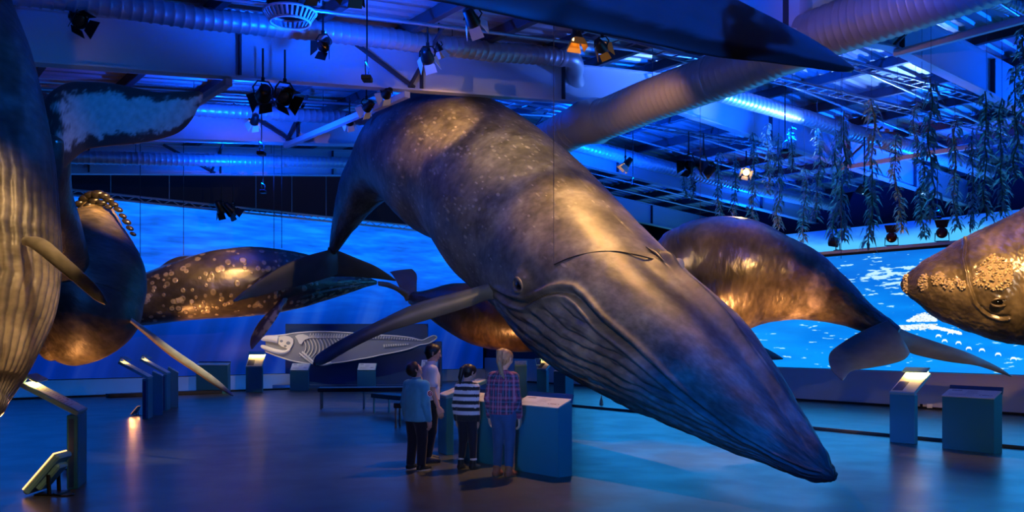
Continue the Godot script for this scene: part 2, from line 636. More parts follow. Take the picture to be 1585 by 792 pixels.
func build_room() -> void:
	var f := MB.new()
	rbox(f, -16.5, 28, -8.5, 28, -0.25, 0.0)
	structure("floor", f, M.floor, "dark polished concrete floor with soft coloured reflections", "floor")
	var pf := MB.new()
	rbox(pf, 13.7, 19.0, -8, 27, 0.0, 0.05, 0.008)
	structure("trim_1", pf, M.floor, "low floor step in front of the bright blue wall screen", "step")
	var w := MB.new()
	rbox(w, -16.5, 28, 27.0, 27.4, 0, 9.5)
	structure("wall_left", w, M.dark_wall, "dark blue rear wall that carries the deep blue underwater screen", "wall")
	w = MB.new()
	rbox(w, -16.5, -16.0, -8.5, 27, 0, 9.5)
	structure("wall_near", w, M.dark_wall, "dark wall at the near left end of the hall", "wall")
	w = MB.new()
	rbox(w, -16.5, 28, -8.5, -8.0, 0, 9.5)
	structure("wall_back", w, M.dark_wall, "dark wall behind the viewer", "wall")
	w = MB.new()
	rbox(w, 27.6, 28, -8.5, 27, 0, 9.5)
	structure("wall_far", w, M.dark_wall, "dark end wall beyond the hanging kelp", "wall")
	w = MB.new()
	rbox(w, 19.0, 19.35, -7.9, 26.9, 0, 3.58)
	structure("wall_right", w, M.dark_wall, "low partition wall that carries the bright blue sea screen", "wall")
	w = MB.new()
	rbox(w, 18.92, 19.0, -7.9, 26.9, 0.1, 0.85, 0.01)
	structure("baseboard_right", w, M.plinth, "pale grey plinth below the bright blue sea screen", "baseboard")
	w = MB.new()
	rbox(w, 18.97, 19.0, -7.9, 26.9, 0.0, 0.1)
	structure("trim_2", w, M.black, "black recessed foot strip under the pale grey plinth", "trim")
	w = MB.new()
	rbox(w, 18.85, 19.4, -7.9, 26.9, 3.58, 3.64, 0.01)
	structure("trim_3", w, M.plinth, "narrow pale ledge on top of the partition with spotlights on it", "ledge")
	w = MB.new()
	rbox(w, -16, 19.0, 26.85, 27.0, 0.0, 0.45, 0.01)
	structure("baseboard_left", w, M.plinth, "pale plinth along the foot of the deep blue underwater screen", "baseboard")
	w = MB.new()
	rbox(w, 0, 18.9, 26.20, 26.26, 0.0, 0.05)  # lip added to keep the light strip out of sight
	structure("trim_5", w, M.black, "added thin dark lip hiding the light strip along the foot of the pale plinth", "trim")
	w = MB.new()
	rbox(w, 0.5, 18.8, 26.34, 26.42, 0.0, 0.02)
	tag(obj("unseen_led_strip", w, glow(0.03, 0.45, 1.0, 2.0)), "unseen blue LED strip behind the dark floor lip, placed to light the plinth under the rear screen", "light strip")
	area(room(9.6, 26.38, 0.03), strip_basis(), Vector2(18.3, 0.06), Color(0.0, 0.50, 1.0), 4.0)  # unseen strip source, placed to light the rear plinth
	w = MB.new()
	rbox(w, 5.8, 9.0, 25.5, 25.8, 0.0, 0.10, 0.01)
	structure("trim_4", w, M.black, "low dark kerb in front of the pale plinth at left", "kerb")
	screen_panel("projection_screen", screen_image(0), 2.1, room(-3, 26.99, 0), room(18.9, 26.99, 0), 0.47, 5.45, -Vector3(-0.6, 0, -0.8), "deep blue underwater projection behind the spotted whale")
	screen_panel("sea_screen", screen_image(1), 1.25, room(18.99, 21.0, 0), room(18.99, -7.8, 0), 0.86, 3.52, -Vector3(0.8, 0, -0.6), "bright cyan sea surface projection with white splashes on the right partition")
	screen_panel("backdrop_screen", screen_image(2), 1.2, room(27.55, 26.8, 0), room(27.55, -7.8, 0), 1.5, 5.3, -Vector3(0.8, 0, -0.6), "pale blue lit backdrop beyond the partition, behind the hanging kelp")

	# roof: corrugated deck, purlins, rafters, ties, braces
	var dk := MB.new()
	var lo := 0.95
	var v := -8.0
	while v < 27.4:
		var prof := [[v, 0.0], [v + 0.11, 0.0], [v + 0.15, 0.045], [v + 0.26, 0.045], [v + 0.3, 0.0]]
		for k in 4:
			for seg: Array in [[-16.0, 14.5], [14.5, 28.0]]:
				var u0: float = seg[0]
				var u1: float = seg[1]
				dk.quad(room(u1, prof[k][0], hb(u1) + lo + prof[k][1]), room(u0, prof[k][0], hb(u0) + lo + prof[k][1]), room(u0, prof[k + 1][0], hb(u0) + lo + prof[k + 1][1]), room(u1, prof[k + 1][0], hb(u1) + lo + prof[k + 1][1]))
		v += 0.3
	dk.prism(roof_poly(-16.5, 28, lo + 0.08, lo + 0.4), 36.5, Transform3D(room_basis(), room(0, 9.75, 0)))
	var roof := structure("ceiling", dk, M.deck, "corrugated metal roof deck over purlins and deep rafters, washed with blue light", "ceiling")
	var u := -14.8
	while u < 27.5:
		if absf(u - 14.5) > 0.3:
			var p := MB.new()
			p.bar(room(u, -8, hb(u) + 0.85), room(u, 27, hb(u) + 0.85), 0.13, 0.2)
			obj("purlin", p, M.purlin, roof)
		u += 1.6
	for bv: float in [-1.5, 3.5, 8.5, 13.7, 19.0, 24.0]:
		var web := MB.new()
		web.prism(roof_poly(-16, 28, 0.03, 0.72), 0.02, Transform3D(room_basis(), room(0, bv, 0)))
		var rb := obj("rafter", web, M.beam, roof)
		for e: Array in [[0.0, 0.03], [0.72, 0.75]]:
			var fl := MB.new()
			fl.prism(roof_poly(-16, 28, e[0], e[1]), 0.22, Transform3D(room_basis(), room(0, bv, 0)))
			obj("flange", fl, M.beam, rb)
		u = -14.5
		while u < 27:
			var sf := MB.new()
			for s: float in [-1.0, 1.0]:
				sf.box(room(u, bv + s * 0.055, hb(u) + 0.375), Vector3(0.025, 0.68, 0.09), room_basis())
			obj("stiffener", sf, M.purlin, rb)
			u += 3.25
		for bu: float in [-4.9, 1.55, 8.0, 14.5, 21.0]:
			for s: float in [-1.0, 1.0]:
				var br := MB.new()
				br.bar(room(bu, bv + s * 0.05, hb(bu) + 0.05), room(bu, bv + s * 1.15, hb(bu) + 0.8), 0.05, 0.05)
				obj("knee_brace", br, M.purlin, rb)
			if bu < 14.0:      # raking brace from the rafter up along the roof
				var rk := MB.new()
				rk.bar(room(bu + 0.1, bv - 0.06, hb(bu) + 0.06), room(bu - 1.3, bv - 0.3, hb(bu - 1.3) + 0.72), 0.06, 0.06)
				obj("raking_brace", rk, M.purlin, rb)
	for bu: float in [4.85, 8.0, 14.6, 21.0]:
		for seg: Array in [[3.5, 8.5], [8.5, 13.7], [13.7, 19.0]]:
			if seg[0] != (13.7 if bu < 10 else (8.5 if bu > 20 else seg[0])) or (bu == 14.6 and seg[0] == 8.5):
				continue
			var t := MB.new()
			t.bar(room(bu, seg[0], hb(bu) - 0.06), room(bu, seg[1], hb(bu) - 0.06), 0.11, 0.11)
			obj("tie_beam", t, M.beam, roof)
	# cable trays and sprinkler pipes under the deck
	for k in 9:
		var pv := [5.6, 7.1, 10.4, 12.0, 16.2, 17.6, 21.5, 22.6, 6.3][k] as float
		var pp := MB.new()
		pp.tube([room(-10, pv, hb(-10) + 0.62), room(14.5, pv, hb(14.5) + 0.62), room(27, pv, hb(27) + 0.62)], 0.028, 6)
		obj("sprinkler_pipe", pp, M.pipe, roof)
	for tv: float in [9.5, 10.9, 15.2]:
		var tr := MB.new()
		for s: float in [-0.14, 0.14]:
			tr.bar(room(9.5, tv + s, hb(9.5) + 0.42), room(27, tv + s, hb(14.5) + 0.3), 0.02, 0.05)
		for k in 48:
			var uu := 9.6 + k * 0.36
			tr.bar(room(uu, tv - 0.14, lerpf(hb(9.5) + 0.42, hb(14.5) + 0.3, (uu - 9.5) / 17.5)), room(uu, tv + 0.14, lerpf(hb(9.5) + 0.42, hb(14.5) + 0.3, (uu - 9.5) / 17.5)), 0.02, 0.02)
		obj("cable_tray", tr, M.steel, roof)

# ------------------------------------------------------------------ ducts
func spiral_tube(mb: MB, path: Array, r0: float, r1: float, pitch := 0.13, seg := 28) -> void:
	# resample and put a raised seam at every pitch
	var pts := []
	var rad := []
	var total := 0.0
	for i in path.size() - 1:
		total += (path[i] as Vector3).distance_to(path[i + 1])
	var done := 0.0
	for i in path.size() - 1:
		var a: Vector3 = path[i]
		var b: Vector3 = path[i + 1]
		var l := a.distance_to(b)
		var n := maxi(1, int(l / pitch))
		for k in n:
			for q: Array in [[0.0, 0.0], [0.62, 0.0], [0.72, 0.012], [0.9, 0.012]]:
				var t := (k + float(q[0])) / n
				pts.append(a.lerp(b, t))
				rad.append(lerpf(r0, r1, (done + l * t) / total) + float(q[1]))
		done += l
	pts.append(path[-1])
	rad.append(r1)
	mb.tube(pts, rad, seg)

func smooth_path(p: Array, n: int) -> Array:
	var o := []
	for i in p.size() - 1:
		for k in n:
			o.append(crom(p[maxi(i - 1, 0)], p[i], p[i + 1], p[mini(i + 2, p.size() - 1)], float(k) / n))
	o.append(p[-1])
	return o

func hanger(a: Vector3, r: float, parent: Node3D) -> void:
	var h := MB.new()
	h.tube([a + Vector3(0, r, 0), Vector3(a.x, 7.2, a.z)], 0.008, 5)
	part_at("hanger_rod", h, M.wire, parent)

func collar(called: String, a: Vector3, b: Vector3, r: float, parent: Node3D) -> void:
	var m := MB.new()
	m.tube([a, a.lerp(b, 0.15), a.lerp(b, 0.85), b], [r, r + 0.012, r + 0.012, r], 28)
	part_at(called, m, M.duct, parent)

func build_ducts() -> void:
	# long duct at the top left, with an elbow that drops into the big duct
	var p0 := [vpt(-250, -40, 13), vpt(100, -3, 13), vpt(300, 27, 13), vpt(500, 48, 13), vpt(620, 62, 13), vpt(760, 80, 13), vpt(872, 88, 13)]
	var a := MB.new()
	spiral_tube(a, p0, 0.15, 0.165)
	var d := base("air_duct", vpt(300, 27, 13))
	tag(d, "long blue-lit spiral duct across the top left, elbow at its right end", "air duct")
	part_at("duct_pipe", a, M.duct, d)
	a = MB.new()
	a.tube(smooth_path([vpt(866, 88, 13), vpt(884, 91, 13), vpt(891, 103, 13.3), vpt(889, 118, 13.6), vpt(897, 138, 14), vpt(912, 160, 14.4)], 6), 0.165, 24)
	part_at("elbow", a, M.duct, d)
	collar("collar", vpt(864, 87.5, 13), vpt(872, 88.5, 13), 0.168, d)
	for px: float in [180, 420, 700]:
		hanger(vpt(px, lerpf(8, 74, (px - 180) / 520.0), 13), 0.15, d)
	a = MB.new()
	spiral_tube(a, [vpt(200, 160, 18), vpt(310, 169, 18), vpt(430, 176, 18), vpt(550, 183, 18), vpt(700, 192, 18)], 0.135, 0.14)
	d = base("air_duct", vpt(430, 176, 18))
	tag(d, "middle blue-lit duct at left, passing behind the black hanging projector", "air duct")
	part_at("duct_pipe", a, M.duct, d)
	collar("collar", vpt(330, 170.5, 18), vpt(334, 170.8, 18), 0.14, d)
	for px: float in [300, 500]:
		hanger(vpt(px, lerpf(168, 180, (px - 300) / 200.0), 18), 0.135, d)
	a = MB.new()
	spiral_tube(a, [vpt(40, 240, 23), vpt(110, 243, 23), vpt(300, 247, 23), vpt(535, 252, 23), vpt(760, 257, 23)], 0.15, 0.16)
	d = base("air_duct", vpt(300, 247, 23))
	tag(d, "lowest left duct with a violet sheen, just above the dark rear wall", "air duct")
	part_at("duct_pipe", a, M.duct, d)
	collar("collar", vpt(352, 248, 23), vpt(357, 248, 23), 0.158, d)
	for px: float in [210, 420]:
		hanger(vpt(px, 246, 23), 0.15, d)
	# the big grey duct
	var U := 12.07
	a = MB.new()
	spiral_tube(a, [upt(838, 224, U), upt(900, 192, U)], 0.40, 0.40, 0.14, 36)
	d = base("main_duct", upt(1100, 122, U))
	tag(d, "large grey spiral main duct crossing diagonally behind the blue whale", "air duct")
	part_at("duct_pipe", a, M.duct, d)
	a = MB.new()
	spiral_tube(a, [upt(930, 187, U), upt(1000, 158, U), upt(1140, 108, U), upt(1228, 70, U)], 0.385, 0.385, 0.12, 36)
	part_at("duct_pipe", a, M.duct, d)
	a = MB.new()
	spiral_tube(a, [upt(1228, 70, U), upt(1290, 45, U), upt(1400, 8, U), upt(1700, -95, U)], 0.385, 0.385, 0.12, 36)
	part_at("duct_pipe", a, M.duct, d)
	a = MB.new()
	a.tube([upt(893, 195, U), upt(905, 190, U), upt(925, 187, U), upt(935, 183, U)], [0.41, 0.44, 0.455, 0.40], 36)
	part_at("tee_piece", a, M.duct, d)
	collar("collar", upt(1213, 76, U), upt(1240, 65, U), 0.40, d)
	collar("collar", upt(1100, 122, U), upt(1106, 120, U), 0.392, d)
	a = MB.new()
	a.tube([upt(1238, 62, U), upt(1236, 8, U), upt(1226, -50, U)], 0.21, 24)
	part_at("branch_pipe", a, M.duct, d)
	for px: float in [1010, 1180, 1340]:
		hanger(upt(px, lerpf(155, 28, (px - 1010) / 330.0), U), 0.385, d)
	# right side
	a = MB.new()
	spiral_tube(a, [vpt(1040, 124, 12.3), vpt(1090, 138, 12.3), vpt(1180, 163, 12.3), vpt(1250, 183, 12.3), vpt(1303, 201, 12.3)], 0.165, 0.165)
	d = base("air_duct", vpt(1180, 163, 12.3))
	tag(d, "blue duct right of the main duct, with bright patches before the kelp", "air duct")
	part_at("duct_pipe", a, M.duct, d)
	a = MB.new()
	spiral_tube(a, [vpt(1306, 202, 12.3), vpt(1400, 226, 12.3), vpt(1470, 247, 12.3), vpt(1530, 268, 12.3)], 0.19, 0.19)
	part_at("duct_pipe", a, M.duct, d)
	collar("flange", vpt(1302, 201, 12.3), vpt(1308, 203, 12.3), 0.22, d)
	a = MB.new()
	spiral_tube(a, [vpt(860, 216, 18), vpt(930, 233, 18), vpt(1000, 252, 18), vpt(1100, 276, 18), vpt(1190, 297, 18), vpt(1290, 318, 18)], 0.18, 0.185)
	d = base("air_duct", vpt(1000, 252, 18))
	tag(d, "far right duct low behind the black twin spotlights, above the brown whale", "air duct")
	part_at("duct_pipe", a, M.duct, d)
	a = MB.new()
	spiral_tube(a, [vpt(1480, -22, 7.3), vpt(1560, 6, 7.3), vpt(1640, 32, 7.3)], 0.15, 0.15)
	d = base("air_duct", vpt(1560, 6, 7.3))
	tag(d, "short piece of blue duct in the top right corner", "air duct")
	part_at("duct_pipe", a, M.duct, d)
	# ventilation unit with a slatted grille
	d = base("ventilation_unit", vpt(449, 18, 12))
	tag(d, "dark ceiling ventilation unit with a slatted curved grille, top left of centre", "ventilation unit")
	a = MB.new()
	var B := room_basis()
	a.lathe([Vector2(0.05, 0.2), Vector2(0.30, 0.16), Vector2(0.34, 0.06), Vector2(0.35, 0.0)], Vector3.ZERO, B, 24)
	obj("housing", a, M.kit, d)
	a = MB.new()
	for rr: Vector2 in [Vector2(0.36, -0.01), Vector2(0.275, -0.15)]:
		var ring := []
		for k in 33:
			ring.append(B * Vector3(rr.x * cos(TAU * k / 32.0), rr.y, rr.x * sin(TAU * k / 32.0)))
		a.tube(ring, 0.018, 6)
	obj("rim", a, M.beam, d)
	for k in 30:
		var g := TAU * k / 30
		a = MB.new()
		a.bar(B * Vector3(0.36 * cos(g), -0.02, 0.36 * sin(g)), B * Vector3(0.275 * cos(g), -0.15, 0.275 * sin(g)), 0.03, 0.012, B * Vector3(cos(g), 0.3, sin(g)))
		obj("slat", a, M.beam, d)
	a = MB.new()
	a.tube([Vector3(0, 0.2, 0), Vector3(0, 1.2, 0)], 0.02, 8)
	obj("hanger_rod", a, M.wire, d)

# ------------------------------------------------------------------ lamps
func aim_basis(dir: Vector3) -> Basis:      # +y of the basis along dir
	var y := dir.normalized()
	var x := (Vector3.UP.cross(y) if absf(y.y) < 0.98 else Vector3.RIGHT.cross(y)).normalized()
	return Basis(x, y, x.cross(y))

func theatre_spot(where: Vector3, aim: Vector3, col: Color, energy: float, angle: float, label: String, flap: Material, size := 0.1, hang := 0.5, called := "stage_light") -> Node3D:
	var d := base(called, where)
	tag(d, label, "spotlight")
	var b := aim_basis(aim - where)
	var k := size / 0.1
	var m := MB.new()
	m.lathe([Vector2(0.03, -0.26), Vector2(0.075, -0.24), Vector2(0.085, -0.1), Vector2(0.10, -0.06), Vector2(0.105, 0.0), Vector2(0.09, 0.0), Vector2(0.088, -0.03)].map(func(q): return q * k), Vector3.ZERO, b, 18)
	obj("housing", m, M.kit, d)
	m = MB.new()
	m.lathe([Vector2(0.001, -0.012), Vector2(0.06, -0.014), Vector2(0.085, -0.025)].map(func(q): return q * k), Vector3.ZERO, b, 18)
	var gl := M.lens_off as Material
	if energy > 0:
		var seen := not label.contains("out of the picture")
		gl = glow(col.r, col.g, col.b, 14.0 if seen else 1.5)
		if not seen:
			flap = M.kit
	obj("lens", m, gl, d)
	for s in 4:
		var a := PI / 2 * s + 0.3
		var o := b * Vector3(cos(a), 0, sin(a))
		var t := b * Vector3(-sin(a), 0, cos(a))
		var y := b.y
		m = MB.new()
		var p0 := o * 0.10 * k
		var p1 := (o * 0.16 + y * 0.15) * k
		var th := (o * 0.9 - y * 0.4).normalized() * 0.004
		var w0 := 0.08 * k
		var w1 := (0.13 if s % 2 == 0 else 0.09) * k
		m.quad(p0 - t * w0 + th, p1 - t * w1 + th, p1 + t * w1 + th, p0 + t * w0 + th)
		m.quad(p0 + t * w0 - th, p1 + t * w1 - th, p1 - t * w1 - th, p0 - t * w0 - th)
		m.quad(p1 - t * w1 + th, p1 - t * w1 - th, p1 + t * w1 - th, p1 + t * w1 + th)
		m.quad(p0 - t * w0 - th, p1 - t * w1 - th, p1 - t * w1 + th, p0 - t * w0 + th)
		m.quad(p0 + t * w0 + th, p1 + t * w1 + th, p1 + t * w1 - th, p0 + t * w0 - th)
		obj("barn_door", m, flap, d)
	m = MB.new()
	var side := b.x
	m.tube([side * 0.115 * k - b.y * 0.08 * k, side * 0.125 * k + Vector3(0, 0.12, 0) * k, side * 0.07 * k + Vector3(0, 0.2, 0) * k, -side * 0.07 * k + Vector3(0, 0.2, 0) * k, -side * 0.125 * k + Vector3(0, 0.12, 0) * k, -side * 0.115 * k - b.y * 0.08 * k], 0.012 * k, 6)
	if hang > 0:
		m.tube([Vector3(0, 0.2 * k, 0), Vector3(0, hang, 0)], 0.016, 6)
		m.box(Vector3(0, 0.23 * k, 0), Vector3(0.05, 0.07, 0.05), Basis.IDENTITY, 0.01)
	obj("yoke", m, M.kit, d)
	if energy > 0:
		spot(where + b.y * 0.16 * k, aim, col, energy, angle, 0.06)
	return d

func unseen_blue_flood(where: Vector3, energy: float, label: String, col := Color(0.0, 0.30, 1.0), lean := Vector3.ZERO) -> void:  # unseen source of the blue wash on the roof
	var d := base("unseen_flood_light", where)
	tag(d, label, "floodlight", "unseen blue floodlights placed to light the roof")
	var b := aim_basis(Vector3.UP + lean)
	var m := MB.new()
	m.box(Vector3.ZERO, Vector3(0.20, 0.07, 0.14), b, 0.012)
	obj("housing", m, M.kit, d)
	m = MB.new()
	m.box(b * Vector3(0, 0.037, 0), Vector3(0.17, 0.006, 0.11), b)
	obj("lens", m, glow(0.02, 0.2, 1.0, 1.5), d)
	m = MB.new()
	m.tube([b.x * 0.11, b.x * 0.17 + Vector3(0, 0.2, 0)], 0.008, 5)
	m.tube([-b.x * 0.11, -b.x * 0.17 + Vector3(0, 0.2, 0)], 0.008, 5)
	m.tube([b.x * 0.17 + Vector3(0, 0.2, 0), -b.x * 0.17 + Vector3(0, 0.2, 0)], 0.008, 5)
	m.tube([Vector3(0, 0.2, 0), Vector3(0, 1.4, 0)], 0.012, 5)
	obj("bracket", m, M.kit, d)
	spot(where + b.y * 0.08, where + b.y * 2.0, col, energy * 0.26, 86, 0.12, 0.4)

func build_lamps() -> void:
	M.lens_off = mat(0.12, 0.12, 0.14, 0.1)
	M.gold_flap = mat(0.85, 0.62, 0.2, 0.4, 0.3)
	var WARM := Color(1.0, 0.72, 0.40)
	var GOLD := Color(1.0, 0.74, 0.43)
	# seen in the roof
	theatre_spot(at(733, 36, 12.5), at(840, 270, 15.2), Color(1.0, 0.80, 0.55), 17, 34, "white-flapped spotlight hanging at top centre above the long duct", M.flap)
	theatre_spot(at(662, 92, 14), at(700, 250, 17), WARM, 18, 26, "white-flapped spotlight just below the long duct, left of the whale's back", M.flap)
	theatre_spot(at(679, 80, 15.2), at(760, 300, 16), WARM, 0, 20, "small spotlight half hidden behind the long duct", M.flap, 0.08)
	theatre_spot(at(597, 147, 15.6), at(430, 400, 24), GOLD, 0, 14, "spotlight with curved white flaps above the arched tail, upper of two", M.flap, 0.085)
	theatre_spot(at(567, 168, 16.5), at(320, 450, 23), GOLD, 0, 16, "spotlight with white flaps hung by the diagonal tie beam, lower of two", M.flap, 0.085)
	theatre_spot(at(541, 190, 18), at(520, 440, 24.5), GOLD, 0, 14, "spotlight seen edge on as a thin pale flap left of the tail arch", M.flap, 0.08)
	theatre_spot(at(393, 190, 18.5), at(320, 430, 22.6), GOLD, 45, 16, "spotlight with broken pale flaps under the middle left duct", M.flap, 0.085)
	theatre_spot(at(893, 62, 13), at(905, 380, 12.4), GOLD, 30, 40, "gold-lit spotlight beside the underside of the big dark fin", M.gold_flap, 0.085)
	theatre_spot(at(932, 75, 13.6), at(985, 150, 15.2), WARM, 9, 22, "warm spotlight with open flaps right of the gold-lit one", M.gold_flap, 0.085)
	theatre_spot(at(968, 256, 22), at(780, 480, 22), GOLD, 40, 20, "small lit spotlight below the main duct, over the brown whale's head", M.flap, 0.09)
	theatre_spot(at(1155, 267, 21), at(1140, 400, 16), GOLD, 5, 20, "small lit spotlight among the kelp above the brown whale's back", M.flap, 0.09)
	# unseen lamps outside the frame, placed to light what each aims at
	theatre_spot(Vector3(5.8, 5.4, -8.2), at(1150, 390, 16), GOLD, 65, 7, "unseen spotlight lighting the brown whale, out of the picture", M.flap)
	theatre_spot(Vector3(2.6, 5.0, -4.0), at(1555, 400, 9.4), GOLD, 130, 11.5, "spotlight high over the viewer for the callused head, out of the picture", M.flap)
	theatre_spot(Vector3(6.6, 5.0, -1.5), at(800, 350, 14.5), Color(1.0, 0.82, 0.62), 75, 14, "wide warm spotlight behind the viewer for the blue whale, out of the picture", M.flap)
	theatre_spot(Vector3(-1.0, 4.5, -1.0), at(1160, 585, 8.8), Color(0.0, 0.42, 1.0), 130, 10.5, "blue spotlight above the viewer for the blue whale, out of the picture", M.flap)
	theatre_spot(Vector3(3.0, 2.5, -0.5), at(1400, 610, 17.5), Color(1.0, 0.95, 0.85), 16, 13, "soft white spotlight lighting the pale plinth at right, out of the picture", M.flap)
	theatre_spot(Vector3(-2.0, 5.15, -9.0), at(165, 322, 11.7), GOLD, 150, 7, "spotlight over the hall for the knuckled humpback ridge, out of the picture", M.flap)
	theatre_spot(Vector3(1.1, 4.2, -0.5), at(980, 10, 6.2), Color(0.0, 0.36, 1.0), 22, 34, "blue spotlight above the viewer for the great fluke, out of the picture", M.flap)
	theatre_spot(Vector3(-1.6, 3.9, -0.8), at(700, 350, 16.5), Color(1.0, 0.93, 0.78), 60, 11, "soft white spotlight left above the viewer for the blue whale's flank, out of the picture", M.flap)
	theatre_spot(Vector3(6.6, 5.2, -8.6), at(1010, 690, 12.4), GOLD, 120, 13, "warm spotlight over the callused head for the floor, out of the picture", M.flap)
	theatre_spot(Vector3(-1.5, 4.9, -8.4), at(292, 560, 11.2), Color(1.0, 0.9, 0.7), 30, 7, "spotlight over the hall for the long pale fin, out of the picture", M.flap)
	theatre_spot(Vector3(-0.8, 4.0, -3.0), at(150, 190, 8.8), Color(0.04, 0.48, 1.0), 34, 15, "blue spotlight left above the viewer for the pale-patched fluke, out of the picture", M.flap)
	theatre_spot(Vector3(0.9, 3.4, -2.2), at(895, 490, 11.4), Color(1.0, 0.85, 0.6), 60, 9, "warm spotlight above the viewer for the pleated throat, out of the picture", M.flap)
	theatre_spot(Vector3(-0.4, 4.5, -2.4), at(730, 650, 11.0), Color(1.0, 0.92, 0.82), 8, 8.5, "soft white spotlight above the viewer for the children, out of the picture", M.flap)
	theatre_spot(Vector3(1.5, 3.9, -4.6), at(1330, 32, 13.6), WARM, 22, 9, "warm spotlight above the viewer for the main duct, out of the picture", M.flap)
	theatre_spot(Vector3(-1.6, 4.9, -4.5), Vector3(-4.0, 2.15, -6.9), Color(1.0, 0.8, 0.54), 28, 13, "spotlight high over the viewer for the pleated whale, out of the picture", M.flap)
	# dark fixtures
	var k := 0
	for q: Array in [[Vector3(407, 150, 14), Vector3(335, 392, 23.0), 0.12, "left half of the black hanging twin projector at left"], [Vector3(441, 152, 14), Vector3(560, 240, 12), 0.12, "right half of the black hanging twin projector at left"],
			[Vector3(1066, 256, 20), Vector3(980, 300, 19), 0.12, "left half of the black twin spotlight below the right ducts"], [Vector3(1089, 258, 20), Vector3(1180, 320, 19), 0.12, "right half of the black twin spotlight below the right ducts"],
			[Vector3(500, 72, 13.5), Vector3(420, 160, 12), 0.09, "small black spotlight clamped under the long duct at left"], [Vector3(124, 33, 12), Vector3(200, 90, 11), 0.1, "small black spotlight high at the far left under the top duct"],
			[Vector3(343, 326, 25), Vector3(450, 545, 28), 0.12, "left black spotlight hung below the silver lighting pipe"], [Vector3(361, 327, 25), Vector3(590, 540, 28), 0.12, "right black spotlight hung below the silver lighting pipe"]]:
		theatre_spot(at(q[0].x, q[0].y, q[0].z), at(q[1].x, q[1].y, q[1].z), Color(1.0, 0.95, 0.86) if q[0].z == 25 else GOLD, 75.0 if q[0].x == 407 else (12.0 if q[0].z == 25 else 0.0), 7 if q[0].z < 25 else 16, q[3], M.kit, q[2], 0.75)
		k += 1
	# spotlights standing on the ledge
	for q: Array in [[1297, 380, "blue-lit black spotlight standing on the ledge, nearest the brown whale"], [1380, 368, "black spotlight with red lens on the ledge, middle of three"], [1458, 357, "black spotlight with red lens on the ledge, just above the callused head"]]:
		var X: float = (q[0] - 792.5) / FL
		var dd := 19.12 / (0.8 * X + 0.6)
		var p := at(q[0], 0, dd)
		p.y = 3.66
		var d := base("ledge_light", p)
		tag(d, q[2], "spotlight")
		var dir := Vector3(-p.x, -0.9, -p.z).normalized()
		if q[0] == 1297:
			dir = Vector3(0.75, -0.15, 0.6).normalized()
		var b := aim_basis(dir)
		var c := Vector3(0, 0.2, 0)
		var m := MB.new()
		m.lathe([Vector2(0.03, -0.22), Vector2(0.11, -0.2), Vector2(0.12, 0.0), Vector2(0.10, 0.01)], c, b, 18)
		obj("housing", m, M.kit, d)
		m = MB.new()
		m.lathe([Vector2(0.001, 0.03), Vector2(0.06, 0.025), Vector2(0.098, 0.008)], c, b, 18)
		var red := mat(0.20, 0.06, 0.05, 0.15)
		obj("lens", m, red, d)
		m = MB.new()
		var f := Vector3(dir.x, 0, dir.z).normalized()
		var sd := f.cross(Vector3.UP)
		var a0 := c + Vector3(0, 0.11, 0) + f * 0.02
		var a1 := c + Vector3(0, 0.26, 0) + f * 0.14
		var n := f.cross(sd).normalized() * 0.004
		m.quad(a0 - sd * 0.1 + n, a0 + sd * 0.1 + n, a1 + sd * 0.15 + n, a1 - sd * 0.15 + n)
		m.quad(a0 + sd * 0.1 - n, a0 - sd * 0.1 - n, a1 - sd * 0.15 - n, a1 + sd * 0.15 - n)
		obj("barn_door", m, M.kit, d)
		m = MB.new()
		m.tube([sd * 0.13 + c, sd * 0.14 + Vector3(0, 0.02, 0), -sd * 0.14 + Vector3(0, 0.02, 0), -sd * 0.13 + c], 0.012, 6)
		m.box(Vector3(0, 0.01, 0), Vector3(0.16, 0.02, 0.16))
		obj("yoke", m, M.kit, d)
	# lighting pipe before the rear wall
	var pa := vpt(60, 288, 25.5)
	var pb := vpt(760, 362, 25.5)
	var m := MB.new()
	for o: Vector3 in [Vector3.ZERO, Vector3(0, -0.14, 0)]:
		m.tube([pa + o, pb + o], 0.03, 8)
	for i in 60:
		var a := pa.lerp(pb, i / 60.0)
		var c := pa.lerp(pb, (i + 1) / 60.0)
		m.tube([a, c - Vector3(0, 0.14, 0)] if i % 2 == 0 else [a - Vector3(0, 0.14, 0), c], 0.012, 5)
	var lp := obj("lighting_truss", m, M.pipe)
	tag(lp, "silver lighting pipe hung before the dark band above the underwater screen", "truss")
	for px: float in [145, 220, 342, 397, 452, 505]:
		var t := (px - 60) / 700.0
		var a := pa.lerp(pb, t)
		m = MB.new()
		m.tube([a, Vector3(a.x, 7.0, a.z)], 0.012, 5)
		obj("hanger_rod", m, M.pipe, lp)
	# unseen blue floods, placed to wash the roof with blue light
	unseen_blue_flood(room(0.5, 11.2, 4.9), 18, "unseen blue roof floodlight under the roof at the far left")
	unseen_blue_flood(room(6.0, 11.4, 5.25), 90, "unseen blue roof floodlight under the long duct")
	unseen_blue_flood(room(11.5, 16.4, 5.6), 130, "unseen blue roof floodlight behind the blue whale's back")
	unseen_blue_flood(room(6.5, 16.6, 5.1), 95, "unseen blue roof floodlight between the two left rafters")
	unseen_blue_flood(room(8.5, 21.6, 5.2), 110, "unseen blue roof floodlight near the rear wall")
	unseen_blue_flood(room(15.5, 11.4, 5.4), 170, "unseen blue roof floodlight under the right ducts")
	unseen_blue_flood(room(16.5, 16.8, 5.5), 150, "unseen blue roof floodlight above the brown whale")
	unseen_blue_flood(room(20.5, 6.2, 4.9), 190, "unseen blue roof floodlight above the callused head")
	unseen_blue_flood(room(23.0, 12.2, 4.7), 170, "unseen blue roof floodlight behind the kelp")
	unseen_blue_flood(room(23.5, 18.5, 4.7), 130, "unseen blue roof floodlight far behind the kelp")
